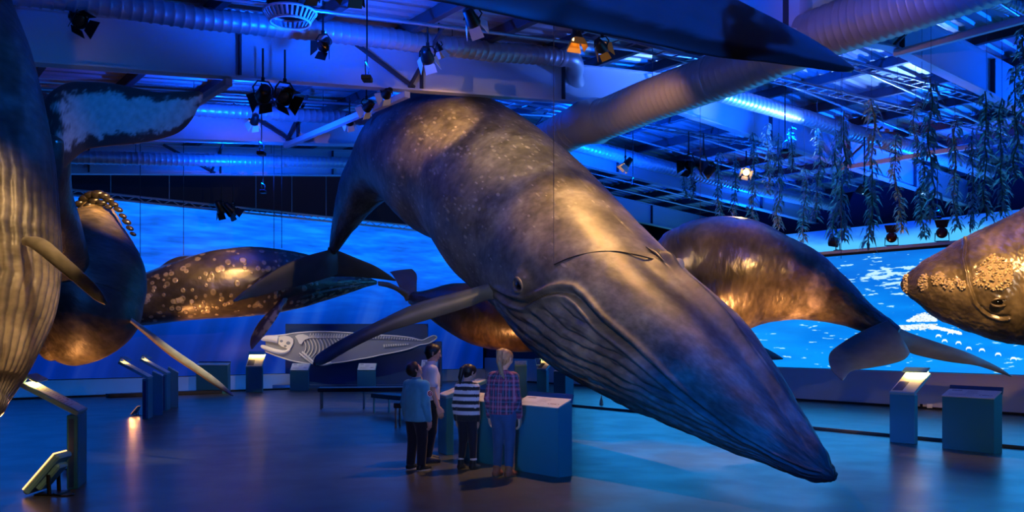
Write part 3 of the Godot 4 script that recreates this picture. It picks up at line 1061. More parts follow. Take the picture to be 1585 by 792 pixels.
	unseen_blue_flood(room(9.5, 4.5, 5.2), 150, "unseen blue roof floodlight over the viewer's right")
	theatre_spot(at(1338, 296, 20), at(1225, 205, 19.5), Color(0.45, 0.65, 1.0), 60, 26, "unseen pale blue spotlight among the kelp placed to light the rafter", M.kit, 0.08, 1.2)  # unseen lamp, placed for the bright patch on the rafter
	theatre_spot(at(1430, 300, 21), at(1400, 215, 20), Color(0.45, 0.65, 1.0), 50, 26, "unseen pale blue spotlight among the kelp placed to light the duct", M.kit, 0.08, 1.2)  # unseen lamp, placed for the bright patch on the duct
	unseen_blue_flood(room(2.0, 5.6, 5.0), 35, "unseen blue roof floodlight over the viewer's left")

# ------------------------------------------------------------------ the blue whale
func lut(t: Array, x: float) -> float:
	if x <= t[0].x: return t[0].y
	for i in t.size() - 1:
		if x < t[i + 1].x:
			return lerpf(t[i].y, t[i + 1].y, (x - t[i].x) / (t[i + 1].x - t[i].x))
	return t[-1].y

func spot_texture(w: int, h: int, sd: int, lo: float, hi: float, fx: float, spots: Array) -> ImageTexture:
	# mottled grey, fx stretches the mottling; spots: [u, v, ru, rv (pixels), strength, ring]
	var n1 := noise(0.01, sd, 5)
	var im := n1.get_seamless_image(w, h)
	im.convert(Image.FORMAT_L8)
	var n2 := noise(0.05, sd + 1, 3).get_seamless_image(w, h)
	n2.convert(Image.FORMAT_L8)
	var a := im.get_data()
	var b := n2.get_data()
	var o := PackedByteArray()
	o.resize(w * h)
	for i in w * h:
		o[i] = int(clampf(lerpf(lo, hi, clampf((a[i] * 0.65 + b[i] * 0.35) / 255.0 * 1.6 - 0.3, 0, 1)), 0, 1) * 255.0)
	for s: Array in spots:
		var cx := int(s[0] * w)
		var cy := int(s[1] * h)
		var ru: float = s[2]
		var rv: float = s[3]
		for y in range(int(-rv - 1), int(rv + 2)):
			for x in range(int(-ru - 1), int(ru + 2)):
				var q := Vector2(x / ru, y / rv).length()
				if q > 1.0: continue
				var k: float = s[4] * (1.0 - smoothstep(0.6, 1.0, q))
				if s[5] > 0.0:
					k *= 1.0 - s[5] * (1.0 - smoothstep(0.15, 0.6, q))
				var xx := posmod(cx + x, w)
				var yy := posmod(cy + y, h)
				var i := yy * w + xx
				o[i] = int(minf(255, maxf(o[i], lerpf(o[i], 255, k))))
	var r := Image.create_from_data(w, h, false, Image.FORMAT_L8, o)
	r.convert(Image.FORMAT_RGB8)
	return ImageTexture.create_from_image(r)

func skin_mat(tex: Texture2D, rough: float, relief: float, spec := 0.5) -> StandardMaterial3D:
	var m := vmat(rough)
	m.albedo_texture = tex
	m.metallic_specular = spec
	m.heightmap_enabled = relief > 0
	m.heightmap_texture = tex
	m.heightmap_scale = relief
	return m

func blue_mouth(s: float) -> float:      # the angle of the lip line from the back, degrees
	return lut([Vector2(9.0, 126), Vector2(9.5, 112), Vector2(9.89, 104.5), Vector2(10.18, 98), Vector2(10.36, 89), Vector2(10.5, 81), Vector2(10.65, 75.5), Vector2(10.82, 72), Vector2(11.0, 72.5), Vector2(11.17, 75.5), Vector2(11.38, 79.5), Vector2(11.64, 82), Vector2(11.9, 84), Vector2(12.17, 87.5), Vector2(12.7, 94.5), Vector2(13.22, 101.5), Vector2(13.78, 109), Vector2(14.4, 109), Vector2(15.3, 99), Vector2(16, 92)], s)

func build_blue_whale() -> void:
	var st := [
		[Vector3(-4.47, 3.80, -22.60), Vector3(-0.93, -0.10, 0.30), Vector3(0.10, 0.176, 0.176)],
		[Vector3(-4.00, 4.53, -21.80), Vector3(-0.93, -0.10, 0.30), Vector3(0.285, 0.49, 0.49)],
		[Vector3(-3.58, 5.00, -21.00), Vector3(-0.93, -0.10, 0.30), Vector3(0.42, 0.66, 0.66)],
		[Vector3(-3.04, 5.36, -20.20), Vector3(-0.93, -0.10, 0.30), Vector3(0.62, 0.72, 0.77)],
		[Vector3(-2.45, 5.52, -19.40), Vector3(-0.93, -0.10, 0.30), Vector3(0.94, 0.98, 1.06)],
		[Vector3(-1.79, 5.36, -18.60), Vector3(-0.93, -0.07, 0.30), Vector3(1.26, 1.32, 1.36)],
		[Vector3(-1.14, 4.95, -17.70), Vector3(-0.93, -0.03, 0.31), Vector3(1.45, 1.46, 1.45)],
		[Vector3(-0.50, 4.45, -16.70), Vector3(-0.93, 0.00, 0.32), Vector3(1.40, 1.38, 1.38)],
		[Vector3(0.06, 3.68, -15.60), Vector3(-0.93, 0.03, 0.32), Vector3(1.41, 1.43, 1.42)],
		[Vector3(0.66, 2.99, -14.40), Vector3(-0.93, 0.07, 0.33), Vector3(1.29, 1.28, 1.28)],
		[Vector3(1.16, 2.26, -13.10), Vector3(-0.93, 0.10, 0.33), Vector3(1.17, 1.18, 1.18)],
		[Vector3(1.67, 1.74, -11.90), Vector3(-0.93, 0.10, 0.33), Vector3(0.985, 0.985, 0.985)],
		[Vector3(2.15, 1.31, -10.70), Vector3(-0.93, 0.10, 0.33), Vector3(0.777, 0.777, 0.777)],
		[Vector3(2.45, 0.91, -9.60), Vector3(-0.93, 0.10, 0.33), Vector3(0.513, 0.513, 0.513)],
		[Vector3(2.64, 0.63, -8.75), Vector3(-0.93, 0.10, 0.33), Vector3(0.292, 0.28, 0.28)],
		[Vector3(2.74, 0.46, -8.20), Vector3(-0.93, 0.10, 0.33), Vector3(0.16, 0.146, 0.146)],
		[Vector3(2.80, 0.41, -7.97), Vector3(-0.93, 0.10, 0.33), Vector3(0.073, 0.061, 0.061)]]
	var wob := noise(0.9, 3, 2)
	var wob2 := noise(2.2, 13, 3)
	var lump := noise(0.6, 8, 3)
	var shape := func(s: float, th: float) -> float:
		var deg := rad_to_deg(th if th < PI else TAU - th)
		var o := 0.0
		var r := lut([Vector2(8, 1.4), Vector2(10, 1.18), Vector2(12, 0.78), Vector2(13, 0.51), Vector2(14, 0.29), Vector2(15, 0.15), Vector2(16, 0.07)], s)
		var side := 1.0 if th < PI else -1.0
		if s > 8.3:
			var da := deg_to_rad(deg - blue_mouth(s)) * r      # metres below the lip
			var fade := smoothstep(9.2, 9.9, s) * (1.0 - smoothstep(15.4, 15.95, s))
			var k := clampf(r / 0.9, 0.25, 1.0)
			o += fade * k * (-0.075 * exp(-pow(da / (0.035 * k), 2)) + 0.045 * exp(-pow((da + 0.075 * k) / (0.05 * k), 2)) + 0.060 * exp(-pow((da - 0.085 * k) / (0.045 * k), 2)))
			var d2 := deg - blue_mouth(s)
			var jf := smoothstep(0.12 * k, 0.24 * k, da) * smoothstep(8.4, 9.6, s) * (1.0 - smoothstep(15.2, 15.8, s))
			if jf > 0.0:
				var ph := deg + 4.0 * wob.get_noise_2d(s * 1.4, deg * 0.05 + side * 9.0) + 1.6 * wob2.get_noise_2d(s * 2.0, deg * 0.12)
				var wv := absf(sin(deg_to_rad(ph * 180.0 / 9.6)))
				var amp := 0.095 * clampf(r / 1.0, 0.22, 1.0) * (0.75 + 0.5 * wob2.get_noise_2d(s * 1.3, deg * 0.11))
				o += jf * amp * (pow(wv, 0.75) - 0.72)
				o += jf * 0.02 * clampf(d2 / 50.0, 0, 1) * k
			if s > 10.7:
				var ar := deg_to_rad(deg) * r
				var rf := smoothstep(10.8, 11.3, s) * (1.0 - smoothstep(15.2, 15.9, s))
				o += rf * (0.07 * exp(-pow(ar / 0.06, 2)) - 0.05 * k * exp(-pow((ar - 0.26 * k) / (0.16 * k), 2)))
				o += 0.10 * exp(-pow((s - 11.2) / 0.18, 2)) * exp(-pow(ar / 0.16, 2))       # splash guard before the blowholes
				o -= 0.05 * exp(-pow((s - 11.2) / 0.12, 2)) * exp(-pow((ar - 0.07) / 0.03, 2))
			if side > 0:
				var ex := Vector2((s - 10.05) * 1.1, deg_to_rad(deg - 88.5) * r)
				o += 0.07 * exp(-pow(ex.length() / 0.16, 2)) - 0.04 * exp(-pow((ex - Vector2(0, 0.02)).length() / 0.05, 2))
		o += 0.018 * lump.get_noise_2d(s * 1.6, deg * 0.03 + side * 30.0)
		return o
	var tone := noise(0.5, 17, 4)
	var color := func(s: float, th: float, p: Vector3) -> Color:
		var deg := rad_to_deg(th if th < PI else TAU - th)
		var c := Color(0.30, 0.30, 0.30)
		if s > 8.0:
			var under := smoothstep(-4.0, 8.0, deg - blue_mouth(s)) * smoothstep(8.5, 10.0, s)
			c = c.lerp(Color(0.34, 0.36, 0.38), under)
		c = c.lerp(Color(0.22, 0.27, 0.31), smoothstep(4.5, 2.5, s))
		c = c * (1.0 + 0.35 * tone.get_noise_3d(p.x * 2.0, p.y * 2.0, p.z * 2.0))
		c.a = 1
		return c
	var rg := RandomNumberGenerator.new()
	rg.seed = 12
	var spots := []
	for k in 1500:
		var u := clampf(rg.randfn(0.47, 0.10), 0.2, 0.72)
		var v := rg.randf()
		var big := rg.randf()
		spots.append([u, v, rg.randf_range(3.5, 7.5) * (0.7 + big * 0.8), rg.randf_range(1.6, 3.4) * (0.7 + big * 0.8), rg.randf_range(0.12, 0.55), 0.0])
	var tex := spot_texture(2048, 1024, 40, 0.34, 0.70, 1.0, spots)
	M.blue_skin = skin_mat(tex, 0.52, 1.0, 0.4)
	var mid := at(780, 330, 16)
	var w := base("blue_whale_model", mid)
	tag(w, "huge grey-blue blue whale model diving head first at the centre, throat deeply pleated", "whale model")
	var body := loft(st, 560, 460, shape, color, 0.4, 0.75)
	part_at("body", body, M.blue_skin, w)
	# eye
	var th := deg_to_rad(88.5)
	var ep := skin(st, 10.05, th)
	var en := skin_out(st, 10.05, th)
	var f := frame(st, 10.05)
	var eb := Basis((f[3] as Vector3), en, (f[3] as Vector3).cross(en).normalized())
	var m := MB.new()
	m.ball(ep + en * 0.035, Vector3(0.085, 0.05, 0.055), eb)
	part_at("eye", m, mat(0.02, 0.02, 0.025, 0.12), w, "small dark eye above the corner of the mouth")
	m = MB.new()
	for s: float in [-1.0, 1.0]:
		var path := []
		for i in 11:
			var g := PI * i / 10.0
			path.append(ep + eb * Vector3(-cos(g) * 0.16, 0.08 - 0.02 * absf(cos(g)), s * sin(g) * 0.085))
		m.tube(path, [0.006, 0.014, 0.018, 0.022, 0.024, 0.025, 0.024, 0.022, 0.018, 0.014, 0.006], 8, 3, Color(0.2, 0.2, 0.2))
	part_at("eyelid", m, M.blue_skin, w)
	# blowholes: two dark slits beside the ridge
	m = MB.new()
	for s: float in [-1.0, 1.0]:
		var path := []
		for i in 9:
			var t := lerpf(10.86, 11.22, i / 8.0)
			path.append(skin(st, t, s * deg_to_rad(3.0 + 2.0 * absf(i - 4) / 4.0)) + skin_out(st, t, 0) * (0.035 + 0.02 * i / 8.0))
		m.tube(path, [0.004, 0.012, 0.02, 0.026, 0.028, 0.026, 0.02, 0.012, 0.004], 8)
	part_at("blowhole", m, M.black, w)
	var bb := MB.new()
	bb.ball(skin(st, 11.27, deg_to_rad(-6)) + skin_out(st, 11.27, deg_to_rad(-6)) * 0.03, Vector3(0.07, 0.10, 0.10), Basis(frame(st, 11.27)[1], frame(st, 11.27)[2], frame(st, 11.27)[3]))
	part_at("splash_guard", bb, M.blue_skin, w)
	m = MB.new()
	var seam := []
	for q: Vector2 in [Vector2(10.37, 63), Vector2(10.47, 54), Vector2(10.58, 45), Vector2(10.70, 35), Vector2(10.82, 26), Vector2(10.95, 18), Vector2(11.06, 11), Vector2(11.16, 5)]:
		seam.append(skin(st, q.x, deg_to_rad(q.y)) + skin_out(st, q.x, deg_to_rad(q.y)) * 0.006)
	m.tube(smooth_path(seam, 4), 0.011, 6)
	part_at("skin_seam", m, M.black, w, "dark seam from the wire to the blowholes")
	# fins
	var fin_col := func(_i: float, x: float, p: Vector3) -> Color:
		var k := 1.0 + 0.4 * tone.get_noise_3d(p.x * 4, p.y * 4, p.z * 4)
		return Color(0.055 * k, 0.066 * k, 0.076 * k)
	M.fin_skin = skin_mat(null, 0.42, 0.0)
	var up := [Vector2(770, 435), Vector2(748, 441), Vector2(703, 452.6), Vector2(642, 470), Vector2(577, 500.5), Vector2(526, 526), Vector2(491, 548.5), Vector2(485, 561)]
	var dn := [Vector2(785, 462), Vector2(756, 464), Vector2(723, 476), Vector2(665, 494), Vector2(596, 515), Vector2(541, 541), Vector2(505, 562), Vector2(488, 566)]
	m = blade(plist(up, 13.9, 12.8), plist(dn, 13.9, 12.8), [0.22, 0.06], fin_col, 60)
	part_at("pectoral_fin", m, M.fin_skin, w, "long dark pectoral fin reaching down to the left")
	m = blade([at(1090, 500, 12.6), at(1150, 522, 12.9), at(1190, 541, 13.1), at(1212, 554, 13.2)], [at(1100, 560, 12.6), at(1150, 556, 12.9), at(1190, 557, 13.1), at(1211, 556, 13.2)], [0.2, 0.04], fin_col, 30)
	part_at("pectoral_fin", m, M.fin_skin, w, "tip of the far pectoral fin behind the jaw")
	up = [Vector2(520, 384), Vector2(503, 388), Vector2(465, 398.5), Vector2(432, 413), Vector2(402, 433), Vector2(378, 450), Vector2(361, 465)]
	dn = [Vector2(522, 424), Vector2(506, 430), Vector2(472, 440), Vector2(440, 447.5), Vector2(405, 457), Vector2(382, 462), Vector2(363, 467)]
	m = blade(plist(up, 22.6, 21.4), plist(dn, 22.9, 21.4), [0.16, 0.03], fin_col, 50)
	part_at("tail_fluke", m, M.fin_skin, w, "left lobe of the tail fluke")
	up = [Vector2(508, 382), Vector2(527, 389), Vector2(553.6, 400), Vector2(579, 410.5), Vector2(598, 422), Vector2(613, 433)]
	dn = [Vector2(500, 426), Vector2(520, 428), Vector2(545, 428), Vector2(575, 430.5), Vector2(597, 433), Vector2(612, 435)]
	m = blade(plist(up, 22.5, 23.2), plist(dn, 22.9, 23.2), [0.16, 0.03], fin_col, 40)
	part_at("tail_fluke", m, M.fin_skin, w, "right lobe of the tail fluke")

# ------------------------------------------------------------------ the other whales
func bump_patch(st: Array, s0: float, th0: float, rs: float, rt: float, height: float, sd: int, kind: int) -> MB:
	# a raised rough patch that follows the skin: rings from the middle outwards, lumps on top
	var rg := RandomNumberGenerator.new()
	rg.seed = sd
	var n := noise(9.0, sd, 3)
	var f := frame(st, s0)
	var ce := skin(st, s0, th0)
	var r := (f[4] as Vector3).x
	var per_s := skin(st, s0 + 0.05, th0).distance_to(skin(st, s0 - 0.05, th0)) / 0.1
	var rows := []
	for i in 9:
		var q := float(i) / 8.0
		var ring := PackedVector3Array()
		for j in 28:
			var a := TAU * j / 28
			var edge := 1.0 + 0.28 * n.get_noise_2d(cos(a) * 0.12 + 3.0, sin(a) * 0.12)
			var ds := rs * q * cos(a) * edge / per_s
			var dt := rt * q * sin(a) * edge / r
			var s := clampf(s0 + ds, 0, st.size() - 1.0)
			var p := skin(st, s, th0 + dt)
			var o := skin_out(st, s, th0 + dt)
			ring.append(p + o * (height * (1.0 - pow(q, 4)) * (0.75 + 0.6 * n.get_noise_3d(p.x * 1.0, p.y * 1.0, p.z * 1.0)) - 0.01 * q))
		rows.append(ring)
	var cols := []
	for i in 9:
		var cc := PackedColorArray()
		for j in 28:
			var k := 0.30 + 0.10 * n.get_noise_2d(i * 0.3, j * 0.2)
			cc.append(Color(k * 1.0, k * 0.8, k * 0.5))
		cols.append(cc)
	var mb := MB.new()
	mb.rings(rows, cols, 1)
	var count := int(clampf(rs * rt * 5200.0, 10, 190))
	for k in count:
		var a := rg.randf() * TAU
		var q := sqrt(rg.randf()) * 0.98
		var s := clampf(s0 + rs * q * cos(a) / per_s, 0, st.size() - 1.0)
		var t := th0 + rt * q * sin(a) / r
		var o := skin_out(st, s, t)
		var p := skin(st, s, t) + o * height * (1.0 - pow(q, 4)) * 0.9
		var sz := rg.randf_range(0.007, 0.014)
		var c := rg.randf_range(0.35, 0.62)
		mb.ball(p, Vector3(sz, sz * rg.randf_range(0.8, 2.0), sz), aim_basis(o), Color(c * 0.95, c * 0.75, c * 0.46), 4, 6)
	return mb

func ring_spots(rg: RandomNumberGenerator, count: int, u0: float, u1: float, v0: float, v1: float, ru: float, rv: float) -> Array:
	var out := []
	for k in count:
		var g := rg.randf_range(0.45, 1.3)
		out.append([rg.randf_range(u0, u1), rg.randf_range(v0, v1), ru * g, rv * g, rg.randf_range(0.4, 0.9), rg.randf_range(0.0, 0.5)])
	return out

func build_whales() -> void:
	var tone := noise(0.7, 77, 4)
	var fine := noise(3.0, 78, 3)
	var rg := RandomNumberGenerator.new()
	rg.seed = 91
	M.bronze_tex = spot_texture(1024, 512, 60, 0.34, 0.75, 1.0, [])
	M.bronze = skin_mat(M.bronze_tex, 0.30, 1.6, 0.7)
	M.pleated = skin_mat(M.bronze_tex, 0.46, 1.6, 0.5)
	M.fin_plain = vmat(0.45)
	M.fin_plain.metallic_specular = 0.6
	M.callus = vmat(0.75)
	# ---- pleated whale at the far left
	var st := [
		[Vector3(-4.90, 5.42, -7.66), Vector3(-1, 0, 0), Vector3(0.36, 0.36, 0.36)],
		[Vector3(-4.83, 5.0, -7.58), Vector3(-1, 0, 0), Vector3(0.48, 0.48, 0.48)], [Vector3(-4.75, 4.43, -7.53), Vector3(-1, 0, 0), Vector3(0.523, 0.523, 0.523)],
		[Vector3(-4.62, 3.87, -7.47), Vector3(-1, 0, 0), Vector3(0.608, 0.608, 0.608)], [Vector3(-4.50, 3.16, -7.40), Vector3(-1, 0, 0), Vector3(0.67, 0.67, 0.67)],
		[Vector3(-4.43, 2.63, -7.33), Vector3(-1, 0, 0), Vector3(0.683, 0.683, 0.683)], [Vector3(-4.37, 2.20, -7.27), Vector3(-1, 0, 0), Vector3(0.67, 0.67, 0.67)],
		[Vector3(-4.31, 1.84, -7.20), Vector3(-1, 0, 0), Vector3(0.615, 0.615, 0.615)], [Vector3(-4.25, 1.53, -7.13), Vector3(-1, 0, 0), Vector3(0.492, 0.492, 0.492)],
		[Vector3(-4.18, 1.23, -7.07), Vector3(-1, 0, 0), Vector3(0.317, 0.317, 0.317)], [Vector3(-4.10, 1.10, -7.00), Vector3(-1, 0, 0), Vector3(0.175, 0.175, 0.175)]]
	var front := func(p: Vector3, s: float) -> float:       # 1 on the pleated throat, which faces the hall floor and the viewer
		var edge := 0.012 * fine.get_noise_3d(p.x, p.y, p.z)
		return smoothstep(-0.1, 0.12, (1.0 if p.x < -4.02 + (s - 5.0) * 0.16 + edge * 6.0 else -0.4) + (s - 5.4) * 0.8)
	var shape := func(s: float, th: float) -> float:
		var deg := rad_to_deg(th)
		if deg < 215.0 or s < 4.0: return 0.0
		var f: float = smoothstep(4.0, 5.4, s + 0.6 * smoothstep(285, 320, deg)) * smoothstep(222, 245, deg) * (1.0 - smoothstep(9.6, 10.4, s))
		var w := absf(sin(deg_to_rad((deg + 3.0 * fine.get_noise_2d(s * 0.25, 4.0) + 2.0 * tone.get_noise_2d(s * 0.6, deg * 0.02)) * 180.0 / 8.2)))
		return f * 0.034 * (pow(w, 0.6) - 0.8)
	var color := func(s: float, th: float, p: Vector3) -> Color:
		var k := 1.0 + 0.5 * tone.get_noise_3d(p.x * 2.5, p.y * 1.2, p.z * 2.5) + 0.25 * fine.get_noise_3d(p.x * 2.0, p.y * 0.8, p.z * 2.0)
		var deg := rad_to_deg(th)
		var c := Color(0.13, 0.125, 0.12)
		var pale := smoothstep(0, 1, smoothstep(4.6, 6.4, s + 1.6 * smoothstep(280, 318, deg) + 0.5 * fine.get_noise_2d(deg * 0.06, s * 0.2))) * smoothstep(220, 250, deg)
		c = c.lerp(Color(0.45, 0.41, 0.34), pale)
		var blue_sheen := smoothstep(0.12, 0.3, tone.get_noise_3d(p.x * 1.6 + 5, p.y * 0.9, p.z * 1.6)) * smoothstep(1.5, 2.5, s) * (1.0 - smoothstep(4.2, 5.0, s)) * smoothstep(235, 260, deg)  # blue light on the upper flank, put into the colour
		c = c.lerp(Color(0.26, 0.30, 0.34), blue_sheen * 0.7)
		c = c * k
		c.a = 1
		return c
	var w := base("humpback_whale_model", Vector3(-4.4, 2.6, -7.3))
	tag(w, "large humpback model cut off by the left edge, pale pleated throat hanging down", "whale model")
	part_at("body", loft(st, 260, 300, shape, color, 0.3, 0.8), M.pleated, w)
	var white := func(i: float, x: float, p: Vector3) -> Color:
		var k := 0.85 + 0.4 * fine.get_noise_3d(p.x * 3, p.y * 3, p.z * 3)
		var c := Color(0.24, 0.22, 0.18).lerp(Color(0.10, 0.10, 0.10), smoothstep(0.82, 1.0, i) + 0.5 * (1.0 - smoothstep(0.0, 0.22, x)))
		return Color(c.r * k, c.g * k, c.b * k)
	var up := [Vector2(40, 366), Vector2(60, 367), Vector2(76, 374), Vector2(102, 397), Vector2(133, 425), Vector2(155, 448), Vector2(165, 466)]
	var dn := [Vector2(36, 380), Vector2(45, 382), Vector2(62, 394), Vector2(90, 417), Vector2(122, 443), Vector2(146, 463), Vector2(163, 472)]
	part_at("pectoral_fin", blade(plist(up, 6.95, 6.2), plist(dn, 6.95, 6.2), [0.09, 0.03], white, 40), M.fin_plain, w, "pale tapering pectoral fin with dark tip")
	var hair := MB.new()
	hair.tube(smooth_path([at(58, 606, 7.2), at(74, 590, 7.4), at(80, 560, 7.9), at(73, 548, 8.4)], 5), 0.004, 5)
	# ---- second whale behind it: rounded body, raised tail
	st = [
		[Vector3(-5.62, 3.40, -11.90), Vector3(0, 0, 1), Vector3(0.15, 0.10, 0.10)], [Vector3(-5.53, 3.24, -11.94), Vector3(0, 0, 1), Vector3(0.36, 0.25, 0.25)],
		[Vector3(-5.50, 3.00, -11.88), Vector3(0, 0, 1), Vector3(0.52, 0.395, 0.39)], [Vector3(-5.47, 2.78, -11.82), Vector3(0, 0, 1), Vector3(0.66, 0.51, 0.5)],
		[Vector3(-5.44, 2.55, -11.76), Vector3(0, 0, 1), Vector3(0.77, 0.595, 0.58)], [Vector3(-5.42, 2.32, -11.70), Vector3(0, 0, 1), Vector3(0.80, 0.615, 0.6)],
		[Vector3(-5.42, 2.10, -11.64), Vector3(0, 0, 1), Vector3(0.79, 0.60, 0.6)], [Vector3(-5.43, 1.93, -11.58), Vector3(0, 0, 1), Vector3(0.74, 0.59, 0.58)],
		[Vector3(-5.53, 1.75, -11.52), Vector3(0, 0, 1), Vector3(0.64, 0.52, 0.54)], [Vector3(-5.70, 1.57, -11.46), Vector3(0, 0, 1), Vector3(0.44, 0.38, 0.42)],
		[Vector3(-5.85, 1.48, -11.40), Vector3(0, 0, 1), Vector3(0.20, 0.18, 0.22)]]
	shape = func(s: float, th: float) -> float:
		return 0.012 * tone.get_noise_2d(s * 0.8, rad_to_deg(th) * 0.03)
	color = func(s: float, th: float, p: Vector3) -> Color:
		var k := 1.0 + 0.6 * tone.get_noise_3d(p.x * 1.2, p.y * 3.0, p.z * 1.2) + 0.3 * fine.get_noise_3d(p.x * 1.5, p.y * 3.0, p.z * 1.5)
		var c := Color(0.15, 0.14, 0.125)
		c = c.lerp(Color(0.36, 0.30, 0.20), smoothstep(7.0, 9.2, s + 0.9 * fine.get_noise_3d(p.x * 2, p.y, p.z)))  # gold light from below, put into the belly colour
		c = c.lerp(Color(0.42, 0.33, 0.18), (1.0 - smoothstep(0.6, 2.4, s + 0.8 * fine.get_noise_3d(p.x * 1.5, p.y, p.z))) * 0.9)  # gold light on the top ridge, put into the colour
		return Color(c.r * k, c.g * k, c.b * k)
	w = base("humpback_whale_model", Vector3(-5.45, 2.3, -11.7))
	tag(w, "rounded dark humpback model behind the pleated one, tail raised with a pale-patched fluke", "whale model")
	part_at("body", loft(st, 120, 120, shape, color, 0.4, 0.6), M.pleated, w)
	# stock that rises to the fluke
	var tl := [
		[at(122, 480, 12.2), Vector3(0.2, 0, 1), Vector3(0.30, 0.30, 0.30)], [at(110, 430, 11.4), Vector3(0.2, 0, 1), Vector3(0.27, 0.24, 0.24)], [at(102, 385, 10.5), Vector3(0.2, 0, 1), Vector3(0.24, 0.20, 0.20)],
		[at(93, 335, 9.7), Vector3(0.2, 0, 1), Vector3(0.21, 0.165, 0.165)], [at(87, 290, 9.4), Vector3(0.2, 0, 1), Vector3(0.18, 0.145, 0.145)], [at(84, 250, 9.2), Vector3(0.2, 0, 1), Vector3(0.13, 0.16, 0.16)], [at(86, 215, 9.1), Vector3(0.2, 0, 1), Vector3(0.09, 0.13, 0.13)]]
	color = func(_s: float, _th: float, p: Vector3) -> Color:
		var k := 1.0 + 0.5 * tone.get_noise_3d(p.x * 3.0, p.y * 0.8, p.z * 3.0)
		return Color(0.085 * k, 0.09 * k, 0.10 * k)
	part_at("tail_stock", loft(tl, 60, 48, func(_s: float, _th: float) -> float: return 0.0, color, 0.3, 0.5), M.bronze, w)
	var rag := noise(5.0, 5, 4)
	var flk := func(i: float, x: float, p: Vector3) -> Color:
		var e := 0.10 * rag.get_noise_2d(p.x * 1.6, p.y * 1.6) + 0.05 * rag.get_noise_2d(p.x * 6, p.y * 6)
		var inside := smoothstep(-0.02, 0.05, minf(minf(i - 0.17, 0.93 - i + 0.1 * (1.0 - x)) * 0.9, minf(x - 0.17, 0.86 - x) * 0.8) + e)
		var k := 1.0 + 0.35 * rag.get_noise_2d(p.x * 2.5, p.y * 2.5)
		return Color(0.03, 0.03, 0.035).lerp(Color(0.36 * k, 0.40 * k, 0.42 * k), inside)
	up = [Vector2(66, 158), Vector2(79, 142), Vector2(105, 128), Vector2(141, 126.5), Vector2(177, 129.7), Vector2(210, 136), Vector2(243, 142), Vector2(280, 142), Vector2(306, 141), Vector2(313, 143)]
	dn = [Vector2(84, 268), Vector2(96, 263), Vector2(111, 249), Vector2(134, 232), Vector2(166, 226), Vector2(210, 222), Vector2(248, 215), Vector2(278, 204), Vector2(298, 183), Vector2(309, 158)]
	part_at("tail_fluke", blade(plist(up, 9.1, 8.6), plist(dn, 9.2, 8.9), [0.15, 0.05], flk, 120, 90), M.fin_plain, w, "black fluke lobe with a ragged pale patch")
	up = [Vector2(98, 158), Vector2(80, 148), Vector2(60, 140), Vector2(30, 138), Vector2(0, 146), Vector2(-28, 150)]
	dn = [Vector2(84, 268), Vector2(72, 262), Vector2(55, 245), Vector2(20, 230), Vector2(-10, 205), Vector2(-27, 160)]
	part_at("tail_fluke", blade(plist(up, 9.15, 10.2), plist(dn, 9.25, 10.4), [0.15, 0.05], flk, 60, 40), M.fin_plain, w)
	# knuckles on the ridge
	for q: Array in [[122, 315, 8], [131, 307, 9], [140, 302, 10], [150, 301, 11], [160, 303, 9], [168, 309, 8], [176, 316, 7], [183, 324, 7], [190, 334, 6], [196, 343, 7], [201, 353, 6], [206, 362, 5], [145, 311, 8], [157, 314, 8], [136, 318, 7], [168, 320, 6]]:
		var m := MB.new()
		var dd := 11.75
		m.ball(at(q[0], q[1], dd), Vector3(q[2] * 1.15, q[2] * 0.62, q[2] * 0.9) * dd / FL, Basis(Vector3.FORWARD, deg_to_rad(-20.0 + 45.0 * smoothstep(130, 200, q[0]))), Color(0.07, 0.06, 0.05), 6, 10)
		part_at("knuckle", m, M.bronze, w)
	var palefin := func(i: float, x: float, p: Vector3) -> Color:
		var k := 0.9 + 0.3 * fine.get_noise_3d(p.x * 3, p.y * 3, p.z * 3)
		return Color(0.50 * k, 0.52 * k, 0.46 * k).lerp(Color(0.22, 0.16, 0.10), 1.0 - smoothstep(0.1, 0.35, x))
	up = [Vector2(188, 478), Vector2(207, 494), Vector2(235, 514), Vector2(270, 540), Vector2(305, 564), Vector2(335, 586), Vector2(355, 604), Vector2(361, 611)]
	dn = [Vector2(184, 486), Vector2(203, 500), Vector2(230, 523), Vector2(264, 551), Vector2(300, 575), Vector2(331, 596), Vector2(352, 609), Vector2(360, 613)]
	part_at("pectoral_fin", blade(plist(up, 11.6, 11.0), plist(dn, 11.6, 11.0), [0.10, 0.03], palefin, 50), M.fin_plain, w, "long pale green-white pectoral fin")
	# ---- spotted whale before the rear wall
	st = [
		[Vector3(-10.54, 2.26, -22.20), Vector3(0.3, 0, 1), Vector3(0.446, 0.446, 0.446)], [Vector3(-9.97, 2.41, -22.56), Vector3(0.3, 0, 1), Vector3(0.56, 0.56, 0.56)],
		[Vector3(-9.26, 2.56, -22.91), Vector3(0.3, 0, 1), Vector3(0.65, 0.65, 0.65)], [Vector3(-8.09, 2.87, -23.27), Vector3(0.3, 0, 1), Vector3(0.828, 0.828, 0.828)],
		[Vector3(-7.10, 3.04, -23.62), Vector3(0.3, 0, 1), Vector3(0.911, 0.911, 0.911)], [Vector3(-6.36, 3.10, -23.98), Vector3(0.3, 0, 1), Vector3(0.87, 0.87, 0.87)],
		[Vector3(-5.59, 3.13, -24.33), Vector3(0.3, 0, 1), Vector3(0.71, 0.71, 0.71)], [Vector3(-4.84, 3.12, -24.69), Vector3(0.3, 0, 1), Vector3(0.448, 0.448, 0.448)],
		[Vector3(-4.24, 3.14, -25.04), Vector3(0.3, 0, 1), Vector3(0.221, 0.221, 0.221)], [Vector3(-3.82, 3.13, -25.40), Vector3(0.3, 0, 1), Vector3(0.049, 0.049, 0.049)]]
